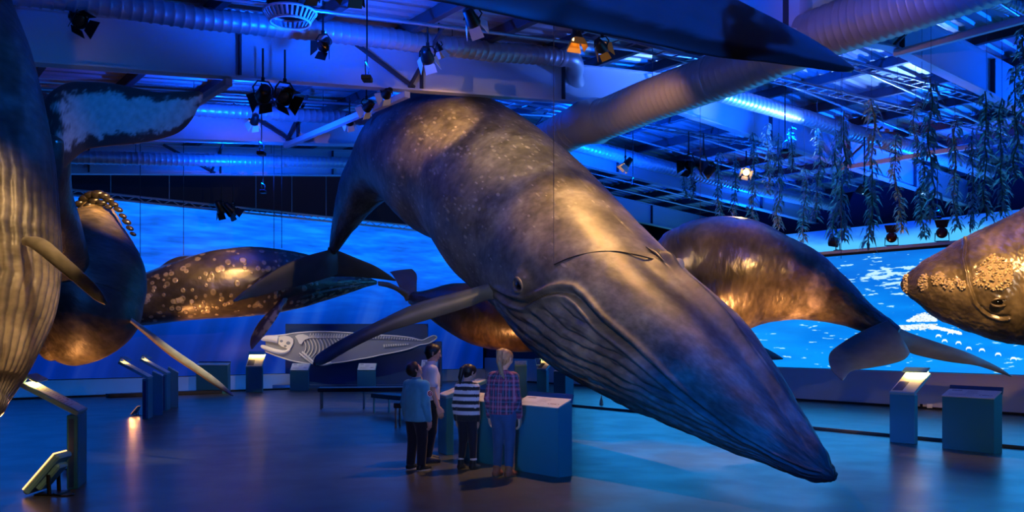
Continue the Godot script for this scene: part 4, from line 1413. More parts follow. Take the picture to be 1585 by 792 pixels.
	shape = func(s: float, th: float) -> float:
		var deg := rad_to_deg(th)
		var o := 0.0
		if deg < 180.0 and s > 4.6:
			var lip := lut([Vector2(4.6, 150), Vector2(5.6, 128), Vector2(6.6, 118), Vector2(7.8, 112), Vector2(9, 105)], s)
			o -= 0.04 * exp(-pow((deg - lip) / 3.0, 2)) * smoothstep(4.6, 5.4, s)
		if s < 3.0 and (deg < 14.0 or deg > 346.0):
			o += 0.09 * maxf(0.0, sin(s * 5.2)) * exp(-pow((deg if deg < 180 else 360 - deg) / 7.0, 2))
		return o + 0.02 * tone.get_noise_2d(s, deg * 0.02)
	color = func(_s: float, _th: float, p: Vector3) -> Color:
		var k := 1.0 + 0.5 * tone.get_noise_3d(p.x * 1.2, p.y * 1.8, p.z * 1.2)
		return Color(0.40 * k, 0.35 * k, 0.25 * k)
	var sp := ring_spots(rg, 170, 0.1, 0.62, 0.0, 0.40, 9, 8)
	sp.append_array(ring_spots(rg, 60, 0.1, 0.8, 0.36, 0.55, 8, 7))
	sp.append_array(ring_spots(rg, 150, 0.62, 0.97, 0.08, 0.46, 9, 8))
	M.spotted_skin = skin_mat(spot_texture(1024, 512, 66, 0.26, 0.50, 1.0, sp), 0.32, 2.0, 0.7)
	w = base("gray_whale_model", Vector3(-7, 3, -23.6))
	tag(w, "brown whale model covered with pale barnacle spots before the deep blue screen", "whale model")
	part_at("body", loft(st, 200, 160, shape, color, 0.5, 0.6), M.spotted_skin, w)
	var mott := func(i: float, x: float, p: Vector3) -> Color:
		var b := smoothstep(0.1, 0.35, rag.get_noise_3d(p.x * 0.9, p.y * 0.9, p.z * 0.9) + (0.25 if x > 0.6 else -0.15)) * (1.0 - smoothstep(0.5, 0.8, i))
		return Color(0.055, 0.04, 0.03).lerp(Color(0.42, 0.34, 0.2), b)
	up = [Vector2(446, 462), Vector2(437, 475), Vector2(430, 489), Vector2(422, 501), Vector2(408, 520), Vector2(396, 534), Vector2(391, 540)]
	dn = [Vector2(432, 464), Vector2(420, 478), Vector2(409, 489), Vector2(399, 501), Vector2(389, 520), Vector2(387, 532), Vector2(389, 540)]
	part_at("pectoral_fin", blade(plist(up, 23.4, 22.6), plist(dn, 23.4, 22.6), [0.14, 0.04], mott, 40), M.fin_plain, w, "dark paddle-shaped fin with pale scarred edge")
	# ---- dark whale behind the blue whale
	st = [
		[Vector3(-2.63, 2.63, -23.50), Vector3(0.2, 0, 1), Vector3(0.111, 0.16, 0.16)], [Vector3(-2.23, 2.52, -23.29), Vector3(0.2, 0, 1), Vector3(0.304, 0.304, 0.304)],
		[Vector3(-1.59, 2.39, -23.07), Vector3(0.2, 0, 1), Vector3(0.601, 0.601, 0.601)], [Vector3(-0.80, 2.19, -22.86), Vector3(0.2, 0, 1), Vector3(0.802, 0.802, 0.802)],
		[Vector3(0.00, 2.07, -22.64), Vector3(0.2, 0, 1), Vector3(0.83, 0.83, 0.83)], [Vector3(0.75, 2.01, -22.43), Vector3(0.2, 0, 1), Vector3(0.73, 0.73, 0.73)],
		[Vector3(1.32, 2.09, -22.21), Vector3(0.2, 0, 1), Vector3(0.45, 0.45, 0.45)], [Vector3(1.77, 2.23, -22.00), Vector3(0.2, 0, 1), Vector3(0.1, 0.1, 0.1)]]
	shape = func(s: float, th: float) -> float:
		return 0.015 * tone.get_noise_2d(s * 1.2, rad_to_deg(th) * 0.02)
	color = func(_s: float, th: float, p: Vector3) -> Color:
		var k := 1.0 + 0.5 * tone.get_noise_3d(p.x * 1.4, p.y * 2.0, p.z * 1.4)
		var c := Color(0.13, 0.09, 0.075).lerp(Color(0.22, 0.13, 0.07), smoothstep(2.2, 1.5, p.y))  # orange light from below, put into the underside colour
		return Color(c.r * k, c.g * k, c.b * k)
	w = base("dark_whale_model", Vector3(-0.5, 2.2, -22.7))
	tag(w, "dark brown whale model half hidden behind the blue whale's throat and fin", "whale model")
	part_at("body", loft(st, 120, 100, shape, color, 0.3, 0.6), M.bronze, w)
	var dark := func(_i: float, _x: float, p: Vector3) -> Color:
		var k := 1.0 + 0.4 * tone.get_noise_3d(p.x * 3, p.y * 3, p.z * 3)
		return Color(0.10 * k, 0.085 * k, 0.08 * k)
	part_at("tail_fluke", blade(plist([Vector2(628, 466), Vector2(616, 440), Vector2(608, 426), Vector2(603, 421)], 23.4, 23.9), plist([Vector2(645, 456), Vector2(645, 440), Vector2(645, 425), Vector2(638, 416)], 23.4, 23.9), [0.12, 0.06], dark, 24), M.fin_plain, w)
	part_at("tail_fluke", blade(plist([Vector2(638, 452), Vector2(622, 446), Vector2(602, 437), Vector2(585, 435)], 23.5, 22.9), plist([Vector2(634, 468), Vector2(616, 452), Vector2(600, 445), Vector2(586, 442)], 23.5, 22.9), [0.12, 0.05], dark, 24), M.fin_plain, w)
	# ---- brown whale at right
	st = [
		[Vector3(2.50, 2.72, -17.50), Vector3(0.25, 0.1, 1), Vector3(0.478, 0.478, 0.478)], [Vector3(2.91, 2.66, -17.33), Vector3(0.25, 0.1, 1), Vector3(0.93, 0.93, 0.93)],
		[Vector3(3.34, 2.67, -17.17), Vector3(0.25, 0.1, 1), Vector3(1.06, 1.06, 1.06)], [Vector3(3.85, 2.77, -17.00), Vector3(0.25, 0.1, 1), Vector3(1.10, 1.11, 1.11)],
		[Vector3(4.38, 2.76, -16.83), Vector3(0.25, 0.1, 1), Vector3(1.03, 1.04, 1.05)], [Vector3(4.88, 2.68, -16.67), Vector3(0.25, 0.1, 1), Vector3(0.83, 0.82, 0.82)],
		[Vector3(5.30, 2.55, -16.50), Vector3(0.25, 0.1, 1), Vector3(0.65, 0.67, 0.68)], [Vector3(5.78, 2.30, -16.33), Vector3(0.25, 0.1, 1), Vector3(0.44, 0.464, 0.464)],
		[Vector3(6.28, 1.98, -16.17), Vector3(0.25, 0.1, 1), Vector3(0.22, 0.272, 0.272)], [Vector3(6.78, 1.66, -16.00), Vector3(0.25, 0.1, 1), Vector3(0.10, 0.17, 0.17)]]
	shape = func(s: float, th: float) -> float:
		var deg := rad_to_deg(th)
		return 0.014 * tone.get_noise_2d(s * 1.4, deg * 0.025) + 0.004 * fine.get_noise_2d(s * 1.0, deg * 0.03)
	color = func(s: float, th: float, p: Vector3) -> Color:
		var k := 1.0 + 0.55 * tone.get_noise_3d(p.x * 1.5, p.y * 2.2, p.z * 1.5)
		var c := Color(0.24, 0.21, 0.165)
		var x := 792.5 - FL * p.x / p.z          # runs along the body; the pale band sits behind the ribs
		x = p.x - 0.5 * (p.y - 2.2)
		var band := exp(-pow((x - 5.27 + 0.12 * rag.get_noise_3d(p.x * 0.5, p.y * 0.5, 0)) / 0.20, 4))
		c = c.lerp(Color(0.62, 0.56, 0.52), band * smoothstep(-0.45, -0.1, rag.get_noise_3d(p.x * 0.5 + 3, p.y * 0.4, p.z * 0.4) + 0.1))
		c = c.lerp(Color(0.13, 0.13, 0.14), smoothstep(6.6, 8.4, s))
		return Color(c.r * k, c.g * k, c.b * k)
	w = base("brown_whale_model", Vector3(4.3, 2.7, -16.8))
	tag(w, "brown arched whale model at right with a pale band before its broad slate tail fluke", "whale model")
	part_at("body", loft(st, 200, 140, shape, color, 0.4, 0.4), M.bronze, w)
	var slate := func(i: float, x: float, p: Vector3) -> Color:
		var k := 1.0 + 0.35 * tone.get_noise_3d(p.x * 2, p.y * 5, p.z * 2) + 0.2 * fine.get_noise_3d(p.x * 1.5, p.y * 4.5, p.z * 1.5)
		return Color(0.095 * k, 0.11 * k, 0.12 * k)
	up = [Vector2(1372, 496), Vector2(1345, 507), Vector2(1325, 517), Vector2(1306, 528.6), Vector2(1287, 543), Vector2(1282.5, 556), Vector2(1287, 572), Vector2(1296, 582), Vector2(1303, 588)]
	dn = [Vector2(1406, 541), Vector2(1408, 547), Vector2(1398, 557), Vector2(1375, 564), Vector2(1345, 569.5), Vector2(1322, 573), Vector2(1313, 578), Vector2(1309, 584), Vector2(1305, 589)]
	part_at("tail_fluke", blade(plist(up, 15.95, 15.3), plist(dn, 15.9, 15.3), [0.16, 0.04], slate, 60, 36), M.fin_plain, w, "broad left lobe of the slate tail fluke")
	up = [Vector2(1378, 500), Vector2(1409, 515), Vector2(1450, 529), Vector2(1492, 543), Vector2(1520, 555), Vector2(1548, 569), Vector2(1566, 581.5)]
	dn = [Vector2(1396, 540), Vector2(1418, 549), Vector2(1464, 559), Vector2(1506, 564.7), Vector2(1525, 569.5), Vector2(1545, 576.5), Vector2(1565, 583)]
	part_at("tail_fluke", blade(plist(up, 16.0, 16.6), plist(dn, 16.0, 16.6), [0.14, 0.03], slate, 50), M.fin_plain, w, "long thin right lobe of the slate tail fluke")
	# ---- callused head at the right edge
	st = [
		[Vector3(4.44, 2.21, -10.20), Vector3(0.1, 0, 1), Vector3(0.062, 0.07, 0.07)], [Vector3(4.48, 2.21, -10.11), Vector3(0.1, 0, 1), Vector3(0.155, 0.155, 0.165)],
		[Vector3(4.62, 2.21, -10.02), Vector3(0.1, 0, 1), Vector3(0.32, 0.30, 0.32)], [Vector3(4.85, 2.20, -9.93), Vector3(0.1, 0, 1), Vector3(0.47, 0.455, 0.455)],
		[Vector3(5.20, 2.21, -9.84), Vector3(0.1, 0, 1), Vector3(0.629, 0.615, 0.62)], [Vector3(5.56, 2.24, -9.76), Vector3(0.1, 0, 1), Vector3(0.739, 0.745, 0.739)],
		[Vector3(5.99, 2.31, -9.67), Vector3(0.1, 0, 1), Vector3(0.88, 0.88, 0.88)], [Vector3(6.62, 2.38, -9.58), Vector3(0.1, 0, 1), Vector3(0.92, 0.92, 0.92)],
		[Vector3(7.40, 2.36, -9.49), Vector3(0.1, 0, 1), Vector3(0.85, 0.85, 0.85)], [Vector3(8.3, 2.33, -9.40), Vector3(0.1, 0, 1), Vector3(0.6, 0.6, 0.6)], [Vector3(9.2, 2.4, -9.3), Vector3(0.1, 0, 1), Vector3(0.3, 0.3, 0.3)]]
	# the lip of the mouth runs across the cheek as a raised seam: places (s, angle)
	var seam := [Vector2(3.30, 12), Vector2(3.22, 30), Vector2(3.10, 57), Vector2(3.14, 76), Vector2(3.18, 93), Vector2(3.36, 117), Vector2(3.52, 124), Vector2(3.69, 128.5), Vector2(3.88, 129), Vector2(4.04, 127)]
	shape = func(s: float, th: float) -> float:
		var deg := rad_to_deg(th)
		var o := 0.012 * tone.get_noise_2d(s * 2.0, deg * 0.03) + 0.006 * fine.get_noise_2d(s * 2.5, deg * 0.05)
		if s > 2.9 and s < 4.2 and deg < 140.0:
			var best := 9.0
			var sgn := 1.0
			for i in seam.size() - 1:
				var a := Vector2(seam[i].x * 0.36, deg_to_rad(seam[i].y) * 0.5)
				var b := Vector2(seam[i + 1].x * 0.36, deg_to_rad(seam[i + 1].y) * 0.5)
				var p := Vector2(s * 0.36, th * 0.5)
				var t := clampf((p - a).dot(b - a) / (b - a).length_squared(), 0, 1)
				var q := a.lerp(b, t)
				if p.distance_to(q) < best:
					best = p.distance_to(q)
					sgn = signf((b - a).cross(p - a))
			var x := best * sgn
			o += -0.030 * exp(-pow((x + 0.010) / 0.012, 2)) + 0.022 * exp(-pow((x - 0.016) / 0.014, 2))
		var ev := Vector2((s - 3.84) * 0.36, deg_to_rad(deg - 110.5) * 0.58)
		o += 0.035 * exp(-pow(ev.length() / 0.09, 2)) - 0.022 * exp(-pow((ev - Vector2(0, 0.06)).length() / 0.03, 2)) - 0.018 * exp(-pow((ev + Vector2(0, 0.06)).length() / 0.03, 2))
		if deg > 60 and deg < 130:
			o -= 0.02 * exp(-pow((s - 0.62) / 0.10, 2))
		return o
	color = func(s: float, th: float, p: Vector3) -> Color:
		var k := 1.0 + 0.6 * tone.get_noise_3d(p.x * 3.0, p.y * 3.5, p.z * 2.0) + 0.35 * fine.get_noise_3d(p.x * 1.8, p.y * 2.2, p.z * 1.8)
		return Color(0.31 * k, 0.25 * k, 0.15 * k)
	w = base("right_whale_model", Vector3(5.6, 2.2, -9.8))
	tag(w, "bronze-brown whale head with crusty pale patches entering at the right edge", "whale model")
	part_at("body", loft(st, 300, 260, shape, color, 0.5, 0.6), M.bronze, w)
	var kk := 0
	for q: Array in [[1.80, 90, 0.065, 0.105, 0.03], [2.33, 85, 0.075, 0.085, 0.035], [2.66, 96, 0.075, 0.07, 0.03], [2.90, 90, 0.05, 0.05, 0.03], [3.03, 95, 0.055, 0.06, 0.03], [3.36, 90, 0.055, 0.055, 0.025], [3.74, 83, 0.175, 0.19, 0.05], [3.70, 66, 0.05, 0.07, 0.04], [0.9, 88, 0.05, 0.11, 0.02]]:
		part_at("callosity", bump_patch(st, q[0], deg_to_rad(q[1]), q[2], q[3], q[4], 50 + kk, 0), M.callus, w, "crusty pale tan patch")
		kk += 1
	var ep := skin(st, 3.84, deg_to_rad(110.5))
	var en := skin_out(st, 3.84, deg_to_rad(110.5))
	var eb := Basis(frame(st, 3.84)[3], en, (frame(st, 3.84)[3] as Vector3).cross(en).normalized())
	var em := MB.new()
	em.ball(ep + en * 0.028, Vector3(0.045, 0.025, 0.026), eb)
	part_at("eye", em, mat(0.02, 0.02, 0.02, 0.1), w, "small dark eye below the largest patch")
	em = MB.new()
	for s: float in [-1.0, 1.0]:
		var path := []
		for i in 9:
			var g := PI * i / 8.0
			path.append(ep + eb * Vector3(-cos(g) * 0.085, 0.042 - 0.012 * absf(cos(g)), s * sin(g) * 0.042))
		em.tube(path, [0.004, 0.010, 0.013, 0.015, 0.016, 0.015, 0.013, 0.010, 0.004], 7, 3, Color(0.3, 0.22, 0.12))
	part_at("eyelid", em, M.bronze, w)
	# ---- the fin that reaches in at the top, with the tail it belongs to above the frame
	var big := func(i: float, x: float, p: Vector3) -> Color:
		var k := 1.0 + 0.3 * tone.get_noise_3d(p.x * 2, p.y * 2, p.z * 2)
		var edge := smoothstep(0.72, 0.82, x + 0.05 * rag.get_noise_3d(p.x * 0.8, p.y * 0.8, p.z * 0.8))
		return Color(0.17 * k, 0.19 * k, 0.22 * k).lerp(Color(0.05, 0.032, 0.025), edge)
	up = [Vector2(470, -60), Vector2(600, -14), Vector2(712, 9), Vector2(824, 33), Vector2(880, 44), Vector2(973, 61), Vector2(1095, 86), Vector2(1184, 96), Vector2(1254, 105), Vector2(1305, 111), Vector2(1320, 110)]
	dn = [Vector2(640, -420), Vector2(760, -340), Vector2(860, -250), Vector2(960, -150), Vector2(1010, -90), Vector2(1085, -30), Vector2(1158, 8), Vector2(1205, 32), Vector2(1260, 62), Vector2(1296, 86), Vector2(1321, 107)]
	w = base("whale_tail_model", at(700, -200, 6.0))
	tag(w, "great dark fluke of another whale model reaching in from the top edge", "whale model")
	part_at("tail_fluke", blade(plist(up, 5.9, 6.6), plist(dn, 6.3, 6.7), [0.20, 0.05], big, 80, 64), M.fin_plain, w)
	tl = [[at(640, -330, 6.2), Vector3(0.8, 0, -0.6), Vector3(0.12, 0.2, 0.2)], [at(560, -330, 6.1), Vector3(0.5, 0, -0.8), Vector3(0.16, 0.25, 0.25)], [at(430, -400, 6.0), Vector3(0.5, 0, -0.8), Vector3(0.26, 0.33, 0.33)], [Vector3(-2.6, 5.3, -5.3), Vector3(0.5, 0, -0.8), Vector3(0.36, 0.38, 0.38)], [Vector3(-4.0, 5.0, -4.4), Vector3(0.7, 0, -0.7), Vector3(0.46, 0.46, 0.46)], [Vector3(-5.6, 4.7, -3.4), Vector3(0.7, 0, -0.7), Vector3(0.4, 0.4, 0.4)]]
	color = func(_s: float, _th: float, p: Vector3) -> Color:
		var k := 1.0 + 0.4 * tone.get_noise_3d(p.x * 2.0, p.y * 2.0, p.z * 2.0)
		return Color(0.14 * k, 0.15 * k, 0.17 * k)
	part_at("tail_stock", loft(tl, 60, 40, func(_s: float, _th: float) -> float: return 0.0, color, 0.4, 0.5), M.fin_plain, w)

# ------------------------------------------------------------------ kelp
func kelp_mesh(sd: int, length: float, leaf: float) -> Array:
	var rg := RandomNumberGenerator.new()
	rg.seed = sd
	var n := noise(0.7, sd, 2)
	var stem := MB.new()
	var path := []
	for i in 25:
		var y := -length * i / 24.0
		path.append(Vector3(0.05 * n.get_noise_2d(y, 0.0) * 2.0, y, 0.05 * n.get_noise_2d(y, 40.0) * 2.0))
	stem.tube(path, 0.012, 5)
	var fr := MB.new()
	var count := int(length * 62.0)
	for i in count:
		var t := (i + rg.randf()) / count
		var y := -length * t
		var c := Vector3(0.1 * n.get_noise_2d(y, 0.0), y, 0.1 * n.get_noise_2d(y, 40.0))
		var g := rg.randf() * TAU
		var out := Vector3(cos(g), 0, sin(g))
		var l := leaf * rg.randf_range(0.7, 1.25)
		var droop := rg.randf_range(0.7, 1.7)
		var w := l * rg.randf_range(0.15, 0.22)
		var side := out.cross(Vector3.UP)
		var a := c + out * 0.01
		var b := a + (out * 0.75 - Vector3.UP * droop * 0.3) * l * 0.5
		var e := b + (out * 0.5 - Vector3.UP * droop * 0.75) * l * 0.5
		var nn := Vector3.UP * 0.006 + out * 0.004
		var tone := rg.randf_range(0.6, 1.3)
		var col := Color(0.16 * tone, 0.27 * tone, 0.28 * tone)
		fr.tri(a + nn * 0.3, b - side * w * 0.5 + nn, b + side * w * 0.5 + nn, col)
		fr.tri(b - side * w * 0.5 + nn, e, b + side * w * 0.5 + nn, col)
		fr.tri(a - nn * 0.3, b + side * w * 0.5 - nn, b - side * w * 0.5 - nn, col)
		fr.tri(b + side * w * 0.5 - nn, e, b - side * w * 0.5 - nn, col)
		if rg.randf() < 0.12:
			fr.ball(c + out * 0.04, Vector3(0.02, 0.028, 0.02), Basis.IDENTITY, Color(0.28, 0.3, 0.18), 4, 6)
	return [stem.mesh(), fr.mesh()]

func build_kelp() -> void:
	M.kelp = vmat(0.38)
	M.kelp.metallic_specular = 0.7
	M.kelp_stem = mat(0.32, 0.36, 0.24, 0.5)
	var kinds := []
	for k in 5:
		kinds.append(kelp_mesh(200 + k, 2.4, 0.25))
	# [px, top, bottom, distance]
	var rows := [[1060, 252, 304, 24], [1072, 258, 308, 25], [1112, 236, 334, 22], [1137, 240, 332, 22.5], [1167, 205, 345, 21], [1190, 190, 300, 20], [1206, 205, 352, 21], [1226, 196, 262, 18], [1245, 258, 378, 19.5], [1265, 196, 338, 19], [1293, 200, 368, 18], [1304, 172, 372, 17.5], [1349, 152, 380, 17], [1389, 205, 356, 16.5], [1417, 158, 252, 17.5], [1427, 245, 366, 16], [1441, 122, 336, 14.5], [1478, 186, 352, 17], [1505, 200, 352, 18.5], [1527, 142, 342, 14.5], [1551, 152, 334, 15.8], [1574, 100, 277, 14], [1586, 40, 180, 12]]
	for i in rows.size():
		var q: Array = rows[i]
		var a := at(q[0], q[1], q[3])
		var b := at(q[0], q[2], q[3])
		var d := base("kelp_strand", a, i * 2.1)
		var l := a.y - b.y
		var how := "long" if l > 2.1 else ("medium" if l > 1.3 else "short")
		tag(d, "%s artificial kelp strand with narrow leaves, %s from the left of the hanging kelp" % [how, word(i)], "kelp", "kelp strands hung at the upper right")
		for k in 2:
			var o := obj_mesh(["stem", "fronds"][k], kinds[i % 5][k], [M.kelp_stem, M.kelp][k], d)
			var sc := l / 2.4
			o.scale = Vector3(0.5 + 0.5 * sc, sc, 0.5 + 0.5 * sc)
			if k == 1:
				o.set_meta("kind", "stuff")
		var m := MB.new()
		var top := minf(hb(a.x * 0.8 - a.z * 0.6) + 0.8, 7.2)
		m.tube([Vector3.ZERO, Vector3(0, top - a.y, 0)], 0.004, 4)
		obj("wire", m, M.wire, d)

# ------------------------------------------------------------------ pedestals, lecterns, benches
func print_texture(kind: int) -> ImageTexture:      # printed panel: pale board, grey text lines, a small round drawing
	var rg := RandomNumberGenerator.new()
	rg.seed = 300 + kind
	var im := Image.create(256, 256, false, Image.FORMAT_RGB8)
	im.fill(Color(0.78, 0.79, 0.78))
	if kind == 1:
		im.fill_rect(Rect2i(0, 0, 256, 256), Color(0.70, 0.66, 0.58))
		im.fill_rect(Rect2i(10, 120, 110, 120), Color(0.10, 0.11, 0.14))
	for k in 2:
		im.fill_rect(Rect2i(20, 30 + k * 18, rg.randi_range(46, 70), 9), Color(0.2, 0.22, 0.25))
	for k in 9:
		var y := 34 + k * 13
		im.fill_rect(Rect2i(100 + (30 if kind == 1 else 0), y, rg.randi_range(50, 80), 3), Color(0.42, 0.44, 0.46))
	if kind != 1:
		for a in 360:
			for r: int in [30, 31, 32]:
				im.set_pixel(clampi(205 + int(r * cos(a * 0.01745)), 0, 255), clampi(170 + int(r * 0.7 * sin(a * 0.01745)), 0, 255), Color(0.25, 0.26, 0.28))
		im.fill_rect(Rect2i(188, 164, 34, 12), Color(0.4, 0.25, 0.22))
		for k in 5:
			im.fill_rect(Rect2i(24, 150 + k * 14, rg.randi_range(80, 130), 4), Color(0.5, 0.51, 0.52))
	return ImageTexture.create_from_image(im)

# a bent board on a slab: local +x faces the reader, the reading board rises towards -x; width along z
func lectern(where: Vector3, turn: float, w: float, label: String, lamp: float, print_kind := 0, tall := 0.83, reach := 0.55, rise := 0.32, group := "") -> Node3D:
	var d := base("lectern", where, turn)
	tag(d, label, "lectern", group)
	var th := 0.11
	var m := MB.new()
	m.box(Vector3(-th / 2, tall / 2 - 0.02, 0), Vector3(th, tall - 0.04, w), Basis.IDENTITY, 0.008)
	obj("post", m, M.teal, d)
	m = MB.new()
	m.box(Vector3(-th / 2 - 0.012, tall / 2 - 0.03, w / 2 + 0.002), Vector3(th * 0.45, tall - 0.1, 0.006))
	obj("side_panel", m, M.navy, d)
	var dir := Vector3(-reach, rise, 0).normalized()
	var l := Vector2(reach, rise).length()
	var up := Vector3(rise, reach, 0).normalized()
	var b := Basis(dir, up, dir.cross(up))
	m = MB.new()
	m.box(Vector3(0, tall - 0.03, 0) + dir * l / 2, Vector3(l, 0.05, w), b, 0.006)
	var board := obj("reading_board", m, M.teal_light, d)
	m = MB.new()
	var c := Vector3(0, tall - 0.03, 0) + dir * l * 0.5 + up * 0.028
	var hx := dir * l * 0.47
	var hz := Vector3(0, 0, w * 0.47)
	m.quad(c - hx + hz, c - hx - hz, c + hx - hz, c + hx + hz)
	obj("printed_panel", m, M.prints[print_kind], board)
	if lamp > 0:
		var e := Vector3(0, tall - 0.03, 0) + dir * l
		m = MB.new()
		m.bar(e + up * 0.02 + Vector3(0, 0, w * 0.4), e + up * 0.09 + Vector3(0, 0, w * 0.4) , 0.02, 0.02, dir)
		m.bar(e + up * 0.02 - Vector3(0, 0, w * 0.4), e + up * 0.09 - Vector3(0, 0, w * 0.4), 0.02, 0.02, dir)
		m.box(e + up * 0.10 - dir * 0.05, Vector3(0.14, 0.02, w), b, 0.004)
		var hood := obj("lamp_hood", m, M.teal_light, d)
		m = MB.new()
		m.box(e + up * 0.087 - dir * 0.06, Vector3(0.05, 0.008, w * 0.9), b)
		obj("lamp_tube", m, glow(1.0, 0.82, 0.5, 2.0 if lamp < 2.0 else 7.0), hood)
		var wp := Transform3D(Basis(Vector3.UP, turn), where)
		var lb := wp.basis * b
		area(wp * (e + up * 0.08 - dir * 0.06), Basis(lb.z, lb.x, lb.y) if Basis(lb.z, lb.x, lb.y).determinant() > 0 else Basis(lb.x, lb.z, lb.y), Vector2(w * 0.9, 0.05), Color(1.0, 0.80, 0.45), lamp * 0.3)
	return d

# a closed pedestal with a slightly sloping top and a raised back edge; the reader stands at +x
func pedestal(where: Vector3, turn: float, w: float, dep: float, hf: float, hbk: float, lip: float, label: String, print_kind := 0, group := "") -> Node3D:
	var d := base("pedestal", where, turn)
	tag(d, label, "pedestal", group)
	var m := MB.new()
	var tr := Transform3D(Basis.IDENTITY, Vector3.ZERO)
	m.prism(PackedVector2Array([Vector2(0, 0), Vector2(0, hf), Vector2(-dep, hbk), Vector2(-dep, 0)]), w, tr)
	obj("body", m, M.teal, d)
	m = MB.new()
	var a := Vector3(0.006, hf + 0.004, 0)
	var b := Vector3(-dep * 0.96, hbk + 0.001, 0)
	var n := Vector3(hbk - hf, dep, 0).normalized() * 0.012
	var z := Vector3(0, 0, w / 2 + 0.004)
	m.quad(a + z + n, a - z + n, b - z + n, b + z + n)
	m.quad(a + z, a - z, a - z + n, a + z + n)
	m.quad(a + z, a + z + n, b + z + n, b + z)
	m.quad(a - z, b - z, b - z + n, a - z + n)
	obj("printed_panel", m, M.prints[print_kind], d)
	if lip > 0:
		m = MB.new()
		m.bar(Vector3(-dep, hbk - 0.02, 0) + Vector3(0, 0, -w / 2 - 0.01) + Vector3(0, lip / 2, 0), Vector3(-dep, hbk - 0.02, 0) + Vector3(0, 0, w / 2 + 0.01) + Vector3(0, lip / 2, 0), 0.025, lip + 0.03, Vector3(-0.3, 1, 0))
		obj("back_edge", m, M.navy, d)
	m = MB.new()
	m.box(Vector3(-dep / 2, 0.015, 0), Vector3(dep * 0.96, 0.03, w * 0.98))
	obj("foot", m, M.black, d)
	return d

func floor_light(where: Vector3, turn: float, e: float, aim: Vector3, label: String, k := 1.0, col := Color(1.0, 0.66, 0.36), cone := 27.0) -> void:
	var d := base("floor_light", where, turn)
	tag(d, label, "floodlight")
	var b := Basis(Vector3(0, 0, 1), deg_to_rad(49))          # x up along the slope, y away from the lit face side
	var m := MB.new()
	m.box(b * Vector3(0.27, 0.03, 0) * k, Vector3(0.52, 0.07, 0.30) * k, b, 0.02)
	m.box(b * Vector3(0.27, -0.02, 0) * k, Vector3(0.34, 0.08, 0.2) * k, b, 0.02)
	obj("housing", m, M.teal_light, d)
	m = MB.new()
	m.box(b * Vector3(0.27, 0.072, 0) * k, Vector3(0.49, 0.016, 0.27) * k, b, 0.004)
	obj("lamp_panel", m, glow(col.r, col.g, col.b, 0.7 if k < 1.0 else 4.0), d)
	m = MB.new()
	m.box(Vector3(0.2, 0.01, 0.0) * k, Vector3(0.24, 0.02, 0.26) * k)
	m.tube([Vector3(0.22, 0.02, 0.1) * k, b * Vector3(0.3, -0.02, 0.1) * k], 0.02 * k, 6)
	m.tube([Vector3(0.22, 0.02, -0.1) * k, b * Vector3(0.3, -0.02, -0.1) * k], 0.02 * k, 6)
	obj("stand", m, M.black, d)
	m = MB.new()
	m.tube(smooth_path([Vector3(0.26, 0.02, 0.1) * k, Vector3(0.36, 0.008, 0.16) * k, Vector3(0.46, 0.008, 0.10) * k, Vector3(0.42, 0.008, 0.0) * k], 6), 0.008 * k, 5)
	obj("cable", m, M.black, d)
	var wp := Transform3D(Basis(Vector3.UP, turn), where) * (b * Vector3(0.27, 0.10, 0) * k)
	spot(wp, aim, col, e, cone, 0.1, 1.0)

